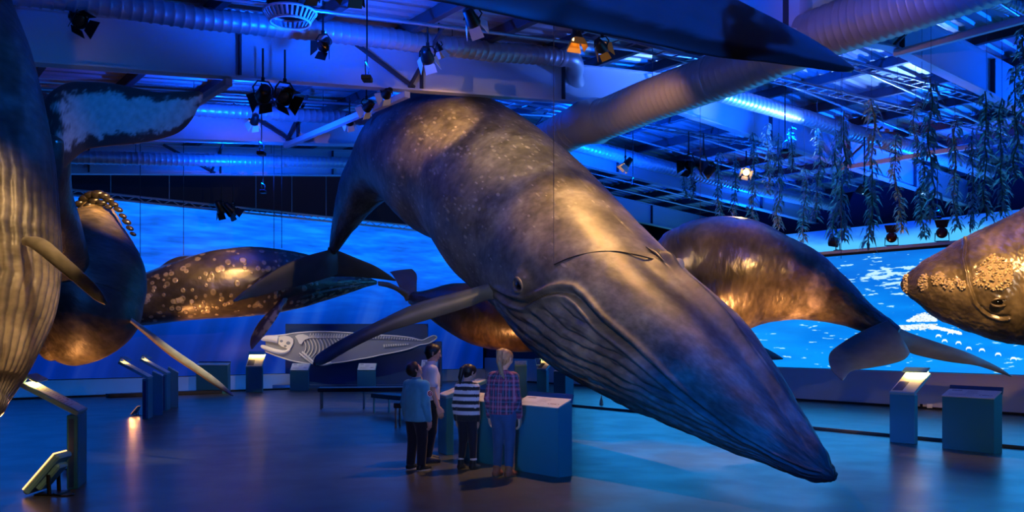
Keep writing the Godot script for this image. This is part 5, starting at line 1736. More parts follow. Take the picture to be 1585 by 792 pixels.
func build_pedestals() -> void:
	M.prints = []
	for k in 3:
		var pm := mat(1, 1, 1, 0.45)
		pm.albedo_texture = print_texture(k)
		M.prints.append(pm)
	# left: slab lecterns seen edge on
	lectern(Vector3(-4.70, 0, -9.90), deg_to_rad(16), 0.53, "nearest slab lectern at lower left, lit reading board rising to the left", 1.2, 0)
	lectern(at(233, 0, 18.0) * Vector3(1, 0, 1), deg_to_rad(12), 0.5, "slab lectern in the far left row, nearest of that row, lamp at its raised end", 0.3, 0)
	lectern(at(261, 0, 20.0) * Vector3(1, 0, 1), deg_to_rad(12), 0.5, "slab lectern in the far left row, third from the viewer, lamp at its raised end", 0.3, 0)
	pedestal(at(252, 0, 18.9) * Vector3(1, 0, 1), deg_to_rad(20), 0.5, 0.2, 0.80, 0.90, 0.0, "narrow pedestal in the far left row, between its two lamp-lit lecterns", 0)
	pedestal(at(276, 0, 20.9) * Vector3(1, 0, 1), deg_to_rad(20), 0.5, 0.22, 0.78, 0.92, 0.0, "narrow pedestal at the far end of the left row", 0)
	# rear row
	pedestal(at(328, 0, 25.7) * Vector3(1, 0, 1), deg_to_rad(-90), 0.9, 0.25, 0.80, 0.86, 0.05, "wide dark pedestal far back, behind the tip of the pale fin", 0)
	lectern(at(393, 0, 26.2) * Vector3(1, 0, 1), deg_to_rad(-90), 0.48, "far lectern with brightly lit yellow board, under the dark paddle fin", 6, 1, 0.76, 0.4, 0.36)
	lectern(at(463, 0, 27.0) * Vector3(1, 0, 1), deg_to_rad(-90), 0.55, "far lectern before the skeleton picture's chest, left of two", 0.0, 0, 0.62, 0.3, 0.2)
	lectern(at(567, 0, 27.2) * Vector3(1, 0, 1), deg_to_rad(-90), 0.55, "far lectern before the skeleton picture's tail half, right of two", 0.0, 0, 0.62, 0.3, 0.2)
	lectern(at(664, 0, 27.2) * Vector3(1, 0, 1), deg_to_rad(-90), 0.5, "far lectern half hidden behind the boy in the white shirt", 0.0, 0, 0.7, 0.3, 0.22)
	lectern(at(806, 0, 23.3) * Vector3(1, 0, 1), deg_to_rad(-90), 0.32, "tall narrow lectern behind the girl with blonde ponytail", 0, 0, 0.9, 0.2, 0.1)
	lectern(at(838, 0, 23.6) * Vector3(1, 0, 1), deg_to_rad(225), 0.34, "far lectern with a warm lit board under the blue whale's jaw", 1.5, 1, 0.78, 0.35, 0.28)
	pedestal(at(866, 0, 23.0) * Vector3(1, 0, 1), deg_to_rad(222), 0.42, 0.3, 0.72, 0.80, 0.0, "far box pedestal tucked below the throat pleats", 0)
	# a small slanted screen beside the warm lit board
	var d := base("tablet_screen", at(834, 560, 23.9))
	tag(d, "small slanted tablet screen on the lectern under the jaw", "tablet")
	var b := Basis(Vector3.UP, deg_to_rad(20)) * Basis(Vector3.RIGHT, deg_to_rad(-25))
	var m := MB.new()
	m.box(Vector3.ZERO, Vector3(0.2, 0.2, 0.02), b, 0.005)
	obj("case", m, M.teal_light, d)
	m = MB.new()
	m.box(b * Vector3(0, 0, 0.011), Vector3(0.15, 0.15, 0.004), b)
	obj("glass", m, mat(0.02, 0.03, 0.05, 0.1), d)
	m = MB.new()
	m.tube([Vector3(0, -0.05, 0), Vector3(0.03, -0.62, 0.02)], 0.015, 6)
	obj("stem", m, M.black, d)
	# before the children
	lectern(at(684, 0, 12.55) * Vector3(1, 0, 1), deg_to_rad(201), 0.40, "slab lectern that the boy in the white shirt stands at", 0, 0, 0.82, 0.62, 0.22)
	pedestal(Vector3(-0.44, 0, -11.70), deg_to_rad(220.3), 0.77, 0.22, 0.78, 0.87, 0.07, "wide teal pedestal in front of the girl in the striped sweater", 0)
	pedestal(Vector3(0.284, 0, -10.725), deg_to_rad(220.3), 0.77, 0.22, 0.79, 0.885, 0.07, "wide teal pedestal nearest the viewer, right of the plaid shirt", 0)
	# right
	lectern(Vector3(5.935, 0, -13.77), deg_to_rad(220.7), 0.39, "teal lectern at right with a brightly lit sloping board", 6, 1, 0.78, 0.55, 0.29)
	pedestal(Vector3(6.47, 0, -12.85), deg_to_rad(214.4), 0.75, 0.22, 0.75, 0.85, 0.07, "wide teal pedestal at the right edge below the callused head", 2)
	# floor floodlights; the unseen ones are placed to light the whales from below
	floor_light(at(51, 0, 9.35) * Vector3(1, 0, 1), 0.0, 60, at(20, 470, 6.9), "tilted floor floodlight with a glowing panel beside the nearest lectern")
	floor_light(at(205, 0, 18.6) * Vector3(1, 0, 1), 0.0, 1.2, at(150, 500, 11.5), "small floor floodlight by the far left row of lecterns", 0.45)
	floor_light(Vector3(-2.3, 0, -4.6), deg_to_rad(150), 28, Vector3(-4.1, 1.7, -6.8), "unseen floor floodlight lighting the pleated whale, out of the picture", 1.0, Color(1.0, 0.74, 0.46), 17)
	floor_light(at(110, 0, 11.15) * Vector3(1, 0, 1), deg_to_rad(-100), 5.0, at(135, 505, 11.3), "unseen floor floodlight lighting the rounded humpback from behind the nearest slab lectern", 0.4, Color(1.0, 0.66, 0.36), 62)
	floor_light(Vector3(-0.6, 0, -5.2), deg_to_rad(-90), 20, at(980, 540, 11.0), "blue floor floodlight for the blue whale's throat, out of the picture", 1.0, Color(0.12, 0.58, 1.0))
	floor_light(at(268, 0, 22.0) * Vector3(1, 0, 1), deg_to_rad(-90), 20, at(360, 460, 23.6), "unseen floor floodlight lighting the spotted whale from behind the far left row of lecterns", 0.4)
	floor_light(at(748, 0, 20.4) * Vector3(1, 0, 1), deg_to_rad(-90), 8, at(770, 520, 22.6), "unseen floor floodlight lighting the dark whale from behind the children's pedestals", 0.4)
	floor_light(at(1140, 0, 14.6) * Vector3(1, 0, 1), deg_to_rad(-140), 45, at(1200, 460, 16.6), "unseen floor floodlight lighting the brown whale from behind the blue whale's head", 0.4)
	# sockets on the plinth
	for q: Vector2 in [Vector2(1426, 628), Vector2(1437, 628), Vector2(1441, 628)]:
		var p := upt(q.x, q.y, 18.91)
		m = MB.new()
		m.box(p, Vector3(0.06, 0.09, 0.012), Basis(Vector3(-0.6, 0, -0.8), Vector3.UP, Vector3(0.8, 0, -0.6)), 0.003)
		var o := obj("wall_socket", m, M.kit if q.x < 1430 else M.flap)
		tag(o, ["black wall socket on the pale plinth behind the lit lectern", "white wall socket beside the black one, left of two", "white wall socket beside the black one, right of two"][[1426.0, 1437.0, 1441.0].find(q.x)], "socket")
	var bottle := at(931, 626, 21.0)
	m = MB.new()
	m.lathe([Vector2(0.03, 0.0), Vector2(0.05, 0.02), Vector2(0.045, 0.12), Vector2(0.012, 0.22), Vector2(0.01, 0.26)], bottle * Vector3(1, 0, 1), Basis.IDENTITY, 12)
	tag(obj("floor_marker", m, M.flap), "tiny pale marker standing on the floor below the jaw", "marker")

func bench(a: Vector3, c: Vector3, w: float, h: float, legs: Array, label: String) -> void:
	a.y = 0; c.y = 0
	var mid := (a + c) / 2
	var dir := (c - a).normalized()
	var turn := atan2(-dir.z, dir.x)
	var l := a.distance_to(c)
	var d := base("bench", mid, turn)
	tag(d, label, "bench", "")
	var m := MB.new()
	m.box(Vector3(0, h - 0.045, 0), Vector3(l, 0.09, w), Basis.IDENTITY, 0.012)
	obj("seat", m, M.seat, d)
	for t: float in legs:
		for s: float in [-1.0, 1.0]:
			m = MB.new()
			m.box(Vector3((t - 0.5) * l, (h - 0.09) / 2, s * (w / 2 - 0.04)), Vector3(0.035, h - 0.09, 0.035), Basis.IDENTITY, 0.003)
			obj("leg", m, M.steel, d)

func build_benches() -> void:
	M.seat = mat(0.05, 0.05, 0.055, 0.4)
	bench(at(493, 0, 20.3), at(655, 0, 20.6), 0.5, 0.48, [0.03, 0.43, 0.93], "long black bench on thin steel legs before the skeleton picture, farthest of three")
	bench(at(588, 0, 19.3), at(660, 0, 17.9), 0.45, 0.42, [0.04, 0.94], "black bench partly behind the boy in the blue jacket, middle of three")
	bench(at(613, 0, 16.3), at(712, 0, 16.2), 0.42, 0.44, [0.03, 0.82], "black bench nearest the children, seen between the two boys and the striped sweater")

# ------------------------------------------------------------------ skeleton picture
func sk(x: float, y: float, d := 28.0) -> Vector3:
	return at(360.0 + x / 4.66, 480.0 + y / 4.66, d)

func build_skeleton() -> void:
	var pn := MB.new()
	var c0 := at(386, 501, 28.5)
	var c1 := at(663, 501, 28.5)
	pn.box(Vector3((c0.x + c1.x) / 2, c0.y / 2, -28.45), Vector3(c1.x - c0.x, c0.y, 0.16), Basis.IDENTITY, 0.01)
	tag(obj("display_wall", pn, M.navy), "low navy display wall that carries the white skeleton picture", "display wall")
	pn = MB.new()
	var e0 := at(664, 528, 28.6)
	var e1 := at(684, 528, 28.6)
	pn.box(Vector3((e0.x + e1.x) / 2 , e0.y / 2, -28.6), Vector3(e1.x - e0.x, e0.y, 0.16), Basis.IDENTITY, 0.01)
	tag(obj("display_wall", pn, M.navy), "lower navy wall section at the right end of the skeleton display", "display wall")
	pn = MB.new()
	var k0 := at(560, 590, 28.2)
	pn.box(Vector3((c0.x + c1.x) / 2, 0.06, -28.2), Vector3(c1.x - c0.x, 0.12, 0.4), Basis.IDENTITY, 0.01)
	tag(obj("display_plinth", pn, M.navy), "low navy plinth along the foot of the skeleton display", "plinth")
	var out := [Vector2(75, 205), Vector2(78, 228), Vector2(100, 252), Vector2(160, 270), Vector2(230, 294), Vector2(310, 326), Vector2(420, 362), Vector2(500, 378), Vector2(560, 385), Vector2(640, 390), Vector2(715, 382), Vector2(800, 372), Vector2(900, 355), Vector2(1000, 338), Vector2(1080, 320), Vector2(1170, 303), Vector2(1250, 285), Vector2(1310, 266), Vector2(1350, 250), Vector2(1400, 242), Vector2(1440, 226), Vector2(1474, 196), Vector2(1452, 182), Vector2(1410, 198), Vector2(1365, 216), Vector2(1300, 200), Vector2(1200, 187), Vector2(1100, 181), Vector2(1000, 176), Vector2(900, 166), Vector2(800, 159), Vector2(700, 154), Vector2(600, 154), Vector2(520, 158), Vector2(440, 166), Vector2(360, 178), Vector2(250, 186), Vector2(130, 196), Vector2(90, 197)]
	var o := base("skeleton_picture", sk(760, 270))
	tag(o, "flat grey whale silhouette with its skeleton drawn in white", "wall picture")
	var poly := PackedVector2Array()
	var rim := []
	for p: Vector2 in out:
		var q := sk(p.x, p.y)
		poly.append(Vector2(q.x, q.y))
		rim.append(q + Vector3(0, 0, 0.02))
	rim.append(rim[0])
	var m := MB.new()
	m.prism(poly, 0.04, Transform3D(Basis.IDENTITY, Vector3(0, 0, -28.0)))
	M.board = mat(0.55, 0.56, 0.60, 0.7)
	M.bone = mat(0.93, 0.90, 0.86, 0.6)
	part_at("board", m, M.board, o, "mid-grey silhouette")
	m = MB.new()
	m.tube(smooth_path(rim, 3), 0.022, 6)
	part_at("outline", m, M.bone, o, "white outline")
	m = MB.new()
	var z := 27.95
	m.tube(smooth_path([sk(86, 214, z), sk(150, 236, z), sk(230, 268, z), sk(320, 296, z), sk(380, 300, z), sk(415, 280, z)], 5), [0.035, 0.04, 0.04, 0.042, 0.045, 0.05, 0.055, 0.06, 0.065, 0.07, 0.07, 0.07, 0.07, 0.07, 0.07, 0.07, 0.07, 0.065, 0.06, 0.06, 0.055, 0.05, 0.05, 0.045, 0.04, 0.03], 8)
	part_at("jaw_bone", m, M.bone, o)
	m = MB.new()
	m.tube(smooth_path([sk(86, 206, z), sk(160, 210, z), sk(250, 206, z), sk(330, 212, z)], 5), [0.02, 0.03, 0.035, 0.04, 0.045, 0.05, 0.055, 0.06, 0.065, 0.07, 0.075, 0.085, 0.09, 0.1, 0.11, 0.11], 8)
	for sh: Array in [[Vector2(318, 200), Vector2(345, 186), Vector2(378, 182), Vector2(412, 190), Vector2(438, 208), Vector2(440, 234), Vector2(428, 262), Vector2(408, 288), Vector2(384, 270), Vector2(356, 262), Vector2(330, 240)]]:
		var sp := PackedVector2Array()
		for p: Vector2 in sh:
			sp.append(Vector2(sk(p.x, p.y, z).x, sk(p.x, p.y, z).y))
		m.prism(sp, 0.05, Transform3D(Basis.IDENTITY, Vector3(0, 0, -z)))
	var skull := part_at("skull", m, M.bone, o)
	m = MB.new()
	var sb := PackedVector2Array()
	for p: Vector2 in [Vector2(452, 186), Vector2(474, 176), Vector2(505, 172), Vector2(540, 182), Vector2(556, 200), Vector2(526, 210), Vector2(508, 226), Vector2(498, 246), Vector2(482, 240), Vector2(470, 214)]:
		sb.append(Vector2(sk(p.x, p.y, z).x, sk(p.x, p.y, z).y))
	m.prism(sb, 0.05, Transform3D(Basis.IDENTITY, Vector3(0, 0, -z)))
	part_at("shoulder_blade", m, M.bone, o)
	m = MB.new()
	for p: Vector3 in [Vector3(352, 222, 0.045), Vector3(402, 236, 0.06), Vector3(380, 258, 0.04)]:
		m.ball(sk(p.x, p.y, z - 0.02), Vector3(p.z * 1.3, p.z, 0.012), Basis.IDENTITY, Color.WHITE, 6, 10)
	part_at("skull_hollow", m, M.board, skull, "grey hollows in the white skull")
	for k in 13:
		var x0 := 505.0 + k * 25.0
		var deep := 150.0 - absf(k - 4) * 5.0
		var path := []
		for i in 9:
			var t := i / 8.0
			path.append(sk(x0 + 46.0 * sin(t * 2.2) - 60.0 * t * t, 205.0 + deep * t, z + 0.02))
		m = MB.new()
		m.tube(path, [0.016, 0.02, 0.022, 0.022, 0.022, 0.02, 0.018, 0.015, 0.01], 6)
		part_at("rib", m, M.bone, o)
	for k in 42:
		var t := k / 41.0
		var x0 := lerpf(560, 1335, t)
		var y0 := lerpf(190, 215, t * t)
		var sz := lerpf(0.055, 0.022, t)
		m = MB.new()
		m.box(sk(x0, y0, z), Vector3(sz * 1.4, sz * 1.7, 0.03), Basis.IDENTITY, 0.008)
		var h := lerpf(24, 9, t)
		m.bar(sk(x0, y0, z), sk(x0 + 4, y0 - h, z), 0.03, sz * 0.7, Vector3.RIGHT)
		part_at("vertebra", m, M.bone, o)
	for k in 11:
		m = MB.new()
		var x0 := 1092.0 + k * 17.0
		m.bar(sk(x0, 246 - k * 0.6, z), sk(x0 + 3, 266 - k * 1.6, z), 0.02, 0.045, Vector3.RIGHT)
		part_at("chevron_bone", m, M.bone, o)
	m = MB.new()
	m.tube(smooth_path([sk(500, 300, z), sk(545, 340, z), sk(590, 378, z), sk(650, 392, z), sk(712, 380, z)], 5), 0.04, 8)
	m.tube([sk(480, 310, z), sk(530, 350, z), sk(575, 385, z)], 0.03, 8)
	part_at("flipper_bone", m, M.bone, o)

# ------------------------------------------------------------------ people: distance fields meshed as surface nets
# a prim is [a, b, ra, rb, k] (tapered capsule joined with softness k) or [point, normal] (cut away what lies beyond)
func field_mesh(mb: MB, prims: Array, cell: float, colf: Callable, xf := Transform3D.IDENTITY) -> void:
	var lo := Vector3(1e9, 1e9, 1e9)
	var hi := -lo
	for p: Array in prims:
		if p.size() < 4: continue
		var r := maxf(p[2], p[3])
		for q: Vector3 in [p[0], p[1]]:
			lo = lo.min(q - Vector3.ONE * (r + cell * 2.5))
			hi = hi.max(q + Vector3.ONE * (r + cell * 2.5))
	var nx := int((hi.x - lo.x) / cell) + 2
	var ny := int((hi.y - lo.y) / cell) + 2
	var nz := int((hi.z - lo.z) / cell) + 2
	var f := PackedFloat32Array()
	f.resize(nx * ny * nz)
	f.fill(1.0)
	for p: Array in prims:
		if p.size() < 4:
			var pt: Vector3 = p[0]
			var nn: Vector3 = p[1]
			var i := 0
			for z in nz:
				for y in ny:
					var base_d := (lo.y + y * cell - pt.y) * nn.y + (lo.z + z * cell - pt.z) * nn.z + (lo.x - pt.x) * nn.x
					for x in nx:
						var d := base_d + x * cell * nn.x
						if d > f[i]: f[i] = d
						i += 1
			continue
		var a: Vector3 = p[0]
		var ab: Vector3 = p[1] - p[0]
		var l2 := maxf(ab.length_squared(), 1e-9)
		var ra: float = p[2]
		var dr: float = p[3] - p[2]
		var k: float = p[4]
		var mg := maxf(p[2], p[3]) + maxf(k, cell * 2.0)
		var q0 := ((a.min(p[1]) - Vector3.ONE * mg - lo) / cell).max(Vector3.ZERO)
		var q1 := (a.max(p[1]) + Vector3.ONE * mg - lo) / cell
		for z in range(int(q0.z), mini(int(q1.z) + 2, nz)):
			for y in range(int(q0.y), mini(int(q1.y) + 2, ny)):
				var i := (z * ny + y) * nx + int(q0.x)
				for x in range(int(q0.x), mini(int(q1.x) + 2, nx)):
					var v := lo + Vector3(x, y, z) * cell - a
					var t := clampf(v.dot(ab) / l2, 0.0, 1.0)
					var d := (v - ab * t).length() - ra - dr * t
					var e := f[i]
					var h := k - absf(d - e)
					f[i] = minf(d, e) - (h * h / (4.0 * k) if h > 0.0 else 0.0)
					i += 1
	var id := PackedInt32Array()
	id.resize(nx * ny * nz)
	id.fill(-1)
	var sx := 1
	var sy := nx
	var sz := nx * ny
	var off := [0, sx, sy, sx + sy, sz, sz + sx, sz + sy, sz + sx + sy]
	for z in nz - 1:
		for y in ny - 1:
			var i := z * sz + y * sy
			for x in nx - 1:
				var m := 0
				if f[i] < 0: m += 1
				if f[i + 1] < 0: m += 1
				if f[i + sy] < 0: m += 1
				if f[i + sy + 1] < 0: m += 1
				if f[i + sz] < 0: m += 1
				if f[i + sz + 1] < 0: m += 1
				if f[i + sz + sy] < 0: m += 1
				if f[i + sz + sy + 1] < 0: m += 1
				if m > 0 and m < 8:
					var s := Vector3.ZERO
					var c := 0
					for e: Array in [[0, 1], [2, 3], [4, 5], [6, 7], [0, 2], [1, 3], [4, 6], [5, 7], [0, 4], [1, 5], [2, 6], [3, 7]]:
						var fa := f[i + off[e[0]]]
						var fb := f[i + off[e[1]]]
						if (fa < 0) != (fb < 0):
							var t := fa / (fa - fb)
							var ea: int = e[0]
							var eb: int = e[1]
							s += Vector3(ea & 1, (ea >> 1) & 1, ea >> 2).lerp(Vector3(eb & 1, (eb >> 1) & 1, eb >> 2), t)
							c += 1
					var p := lo + (Vector3(x, y, z) + s / c) * cell
					var g := Vector3(f[i + 1] + f[i + 1 + sy] + f[i + 1 + sz] + f[i + 1 + sy + sz] - f[i] - f[i + sy] - f[i + sz] - f[i + sy + sz],
						f[i + sy] + f[i + 1 + sy] + f[i + sy + sz] + f[i + 1 + sy + sz] - f[i] - f[i + 1] - f[i + sz] - f[i + 1 + sz],
						f[i + sz] + f[i + 1 + sz] + f[i + sy + sz] + f[i + 1 + sy + sz] - f[i] - f[i + 1] - f[i + sy] - f[i + 1 + sy]).normalized()
					id[i] = mb.vert(xf * p, xf.basis.orthonormalized() * g, colf.call(p, g))
				i += 1
	for z in range(1, nz - 1):
		for y in range(1, ny - 1):
			var i := z * sz + y * sy
			for x in range(1, nx - 1):
				var j := i + x
				var ins := f[j] < 0
				if ins != (f[j + sx] < 0):
					_net(mb, id[j], id[j - sy], id[j - sy - sz], id[j - sz], ins)
				if ins != (f[j + sy] < 0):
					_net(mb, id[j], id[j - sz], id[j - sx - sz], id[j - sx], ins)
				if ins != (f[j + sz] < 0):
					_net(mb, id[j], id[j - sx], id[j - sx - sy], id[j - sy], ins)

func _net(mb: MB, a: int, b: int, c: int, d: int, ins: bool) -> void:
	if a < 0 or b < 0 or c < 0 or d < 0: return
	if ins:
		mb.ix.append_array([a, c, b, a, d, c])
	else:
		mb.ix.append_array([a, b, c, a, c, d])

# people face -z, x is their right; the figure's height is H
func person(where: Vector3, turn: float, H: float, o: Dictionary) -> Node3D:
	var d := base("person", where, turn)
	tag(d, o.label, "person")
	var wd: float = o.get("wide", 0.85)
	var sh := 0.112 * H * wd
	var hp := 0.060 * H * wd
	var yh := 0.50 * H
	var ys := 0.795 * H
	var yaw: float = o.get("yaw", 0.0)
	var pitch: float = o.get("pitch", 0.0)
	var skin_c: Color = o.get("skin", lin(0.80, 0.62, 0.53))
	var stance: float = o.get("stance", 1.0)
	var J := {}
	for s: int in [-1, 1]:
		J["hip%d" % s] = Vector3(s * hp, yh, 0)
		var fz: float = o.get("foot%d" % s, 0.0) * H
		J["knee%d" % s] = Vector3(s * hp * (0.95 + 0.1 * stance), 0.275 * H, -0.012 * H + fz * 0.5)
		J["ankle%d" % s] = Vector3(s * hp * (0.9 + 0.25 * stance), 0.045 * H, 0.012 * H + fz)
		var bend: float = o.get("arm%d" % s, 0.0)
		var spread: float = o.get("spread%d" % s, 0.02)
		J["sh%d" % s] = Vector3(s * sh, ys, 0.004 * H)
		J["el%d" % s] = Vector3(s * (sh + (0.014 + spread) * H), 0.625 * H, 0.02 * H - bend * 0.06 * H)
		J["wr%d" % s] = Vector3(s * (sh + (0.018 + spread) * H), 0.475 * H + bend * 0.03 * H, -0.015 * H - bend * 0.15 * H)
	var white := func(_p: Vector3, _g: Vector3) -> Color: return skin_c
	# the body, one continuous figure
	var body := MB.new()
	var pr := []
	for s: int in [-1, 1]:
		pr.append([J["hip%d" % s], J["knee%d" % s], 0.056 * H, 0.037 * H, 0.03 * H])
		pr.append([J["knee%d" % s], J["ankle%d" % s], 0.036 * H, 0.023 * H, 0.02 * H])
		pr.append([J["ankle%d" % s], J["ankle%d" % s] + Vector3(s * 0.01 * H, -0.022 * H, -0.075 * H), 0.024 * H, 0.018 * H, 0.02 * H])
		pr.append([Vector3(s * 0.045 * H, yh + 0.03 * H, 0.004 * H), Vector3(s * 0.05 * H * wd, 0.74 * H, 0.0), 0.062 * H, 0.060 * H, 0.05 * H])
		pr.append([Vector3(s * 0.03 * H, 0.80 * H, 0), J["sh%d" % s], 0.036 * H, 0.032 * H, 0.03 * H])
		pr.append([J["sh%d" % s], J["el%d" % s], 0.032 * H, 0.025 * H, 0.02 * H])
		pr.append([J["el%d" % s], J["wr%d" % s], 0.025 * H, 0.017 * H, 0.012 * H])
	var neck := Vector3(0, 0.885 * H, -0.012 * H)
	pr.append([Vector3(0, 0.80 * H, 0.008 * H), neck, 0.036 * H, 0.031 * H, 0.03 * H])
	field_mesh(body, pr, 0.0125, white)
	# head, on a finer grid
	var hh := 0.150 * H
	var hb3 := Basis(Vector3.UP, yaw) * Basis(Vector3.RIGHT, pitch)
	var hx := Transform3D(hb3, Vector3(0, 0.885 * H, -0.008 * H) + hb3 * Vector3(0, 0.36 * hh, -0.03 * hh))
	var hair_c: Color = o.hair
	var hp3 := [[Vector3(0, 0.13, 0.08) * hh, Vector3(0, 0.13, -0.06) * hh, 0.37 * hh, 0.35 * hh, 0.1 * hh], [Vector3(0, -0.05, -0.14) * hh, Vector3(0, -0.34, -0.24) * hh, 0.27 * hh, 0.12 * hh, 0.12 * hh],
		[Vector3(-0.15, -0.08, -0.2) * hh, Vector3(0.15, -0.08, -0.2) * hh, 0.17 * hh, 0.17 * hh, 0.1 * hh], [Vector3(0, 0.04, -0.40) * hh, Vector3(0, -0.09, -0.47) * hh, 0.035 * hh, 0.055 * hh, 0.05 * hh],
		[Vector3(0.13, -0.24, -0.02) * hh, Vector3(0.08, -0.3, -0.18) * hh, 0.1 * hh, 0.1 * hh, 0.08 * hh], [Vector3(-0.13, -0.24, -0.02) * hh, Vector3(-0.08, -0.3, -0.18) * hh, 0.1 * hh, 0.1 * hh, 0.08 * hh],
		[Vector3(-0.07, -0.215, -0.40) * hh, Vector3(0.07, -0.215, -0.40) * hh, 0.035 * hh, 0.035 * hh, 0.03 * hh],
		[Vector3(0, -0.3, 0.02) * hh, Vector3(0, -0.62, 0.05) * hh, 0.21 * hh, 0.21 * hh, 0.1 * hh]]
	for s: float in [-1.0, 1.0]:
		hp3.append([Vector3(s * 0.37, 0.06, 0.02) * hh, Vector3(s * 0.36, -0.10, 0.0) * hh, 0.065 * hh, 0.045 * hh, 0.03 * hh])
		hp3.append([Vector3(s * 0.07, 0.10, -0.37) * hh, Vector3(s * 0.22, 0.10, -0.32) * hh, 0.045 * hh, 0.04 * hh, 0.05 * hh])
	var face := func(p: Vector3, _g: Vector3) -> Color:
		var q := p / hh
		for s: float in [-1.0, 1.0]:
			var e := Vector2(q.x - s * 0.145, q.y - 0.025)
			if q.z < -0.25 and Vector2(e.x, e.y * 1.6).length() < 0.055:
				return Color(0.02, 0.02, 0.02) if Vector2(e.x, e.y).length() < 0.032 else Color(0.6, 0.6, 0.58)
			if q.z < -0.25 and absf(e.x) < 0.085 and absf(q.y - 0.105) < 0.016:
				return hair_c
		if q.z < -0.3 and absf(q.x) < 0.1 and absf(q.y + 0.215) < 0.035:
			return skin_c * Color(0.85, 0.55, 0.5)
		return skin_c
	field_mesh(body, hp3, 0.0052, face, hx)
	# hands with five fingers each
	var hl := 0.112 * H
	for s: int in [-1, 1]:
		var wr: Vector3 = J["wr%d" % s]
		var el: Vector3 = J["el%d" % s]
		var y := (el - wr).normalized()              # fingers along -y
		var fwd := Vector3(0, 0, -1)
		var z := -(fwd - y * fwd.dot(y)).normalized()
		var x := y.cross(z)
		var hbz := Transform3D(Basis(x, y, z), wr)
		var inn := -s * 1.0
		var hpz := [[Vector3(0, 0.10, 0) * hl, Vector3(0, -0.08, 0) * hl, 0.135 * hl, 0.13 * hl, 0.05 * hl]]
		var lens := [0.40, 0.47, 0.44, 0.34]
		for k in 4:
			var zz := (-0.165 + 0.11 * k) * hl
			var r := 0.060 * hl
			hpz.append([Vector3(0, -0.08 * hl, zz * 0.7), Vector3(inn * 0.02 * hl, -0.46 * hl, zz), 0.10 * hl, 0.078 * hl, 0.05 * hl])
			var p1 := Vector3(inn * 0.03 * hl, -0.50 * hl, zz * 1.02)
			var p2 := p1 + Vector3(inn * 0.05, -0.45 * lens[k], 0.0) * hl
			var p3 := p2 + Vector3(inn * 0.13, -0.30 * lens[k], 0.0) * hl
			var p4 := p3 + Vector3(inn * 0.12, -0.2 * lens[k], 0.0) * hl
			hpz.append([p1, p2, r, r * 0.92, 0.012 * hl])
			hpz.append([p2, p3, r * 0.92, r * 0.85, 0.012 * hl])
			hpz.append([p3, p4, r * 0.85, r * 0.7, 0.012 * hl])
		hpz.append([Vector3(inn * 0.02, -0.12, -0.12) * hl, Vector3(inn * 0.08, -0.32, -0.28) * hl, 0.085 * hl, 0.07 * hl, 0.05 * hl])
		hpz.append([Vector3(inn * 0.08, -0.32, -0.28) * hl, Vector3(inn * 0.13, -0.52, -0.30) * hl, 0.068 * hl, 0.05 * hl, 0.02 * hl])
		field_mesh(body, hpz, 0.0042, white, hbz)
	obj("body", body, M.skin, d)
	# clothes
	var tr := MB.new()
	pr = []
	var tf: float = o.get("trouser_fit", 0.008)
	var hem: float = o.get("hem", 0.05) * H
	for s: int in [-1, 1]:
		pr.append([J["hip%d" % s] + Vector3(0, 0.02 * H, 0), J["knee%d" % s], 0.062 * H + tf, 0.040 * H + tf, 0.03 * H])
		pr.append([J["knee%d" % s], J["ankle%d" % s] + Vector3(0, -0.01 * H, 0), 0.040 * H + tf, 0.027 * H + tf * 1.4, 0.01 * H])
		pr.append([Vector3(s * 0.038 * H, yh + 0.0 * H, 0.010 * H), Vector3(s * 0.036 * H, yh + 0.07 * H, 0.0), 0.062 * H + tf * 0.3, 0.052 * H, 0.04 * H])
	pr.append([Vector3(0, hem, 0), Vector3(0, -1, 0)])
	pr.append([Vector3(0, yh + 0.10 * H, 0), Vector3(0, 1, 0)])
	field_mesh(tr, pr, 0.0115, o.trousers)
	obj(o.get("trouser_name", "trousers"), tr, M.cloth, d)
	var top := MB.new()
	pr = []
	var fit: float = o.get("fit", 0.012)
	var bottom: float = o.get("shirt_hem", 0.475) * H
	for s: int in [-1, 1]:
		pr.append([Vector3(s * 0.046 * H * wd, bottom - 0.02 * H, 0.008 * H), Vector3(s * 0.052 * H * wd, 0.74 * H, 0.0), 0.068 * H + fit, 0.064 * H + fit, 0.05 * H])
		pr.append([Vector3(s * 0.03 * H, 0.805 * H, 0.004 * H), J["sh%d" % s], 0.042 * H + fit * 0.5, 0.036 * H + fit * 0.6, 0.03 * H])
	pr.append([Vector3(0, 0.80 * H, 0.006 * H), Vector3(0, 0.84 * H, 0.0), 0.042 * H + fit * 0.4, 0.038 * H + fit * 0.3, 0.02 * H])
	pr.append([Vector3(0, bottom, 0), Vector3(0, -1, 0)])
	var sleeve: float = o.get("sleeve", 1.0)
	for s: int in [-1, 1]:
		var sh3: Vector3 = J["sh%d" % s]
		var el3: Vector3 = J["el%d" % s]
		var wr3: Vector3 = J["wr%d" % s]
		pr.append([sh3, sh3.lerp(el3, minf(1.0, sleeve * 2.0)), 0.036 * H + fit * 0.8, (0.030 if sleeve > 0.5 else 0.036) * H + fit * 0.8, 0.02 * H])
		if sleeve > 0.5:
			pr.append([el3, el3.lerp(wr3, (sleeve - 0.5) * 2.0), 0.030 * H + fit * 0.8, 0.024 * H + fit * 0.5, 0.008 * H])
	pr.append([Vector3(0, 0.855 * H, 0), Vector3(0, 1, 0)])
	field_mesh(top, pr, 0.0115, o.top)
	obj(o.top_name, top, M.cloth, d)
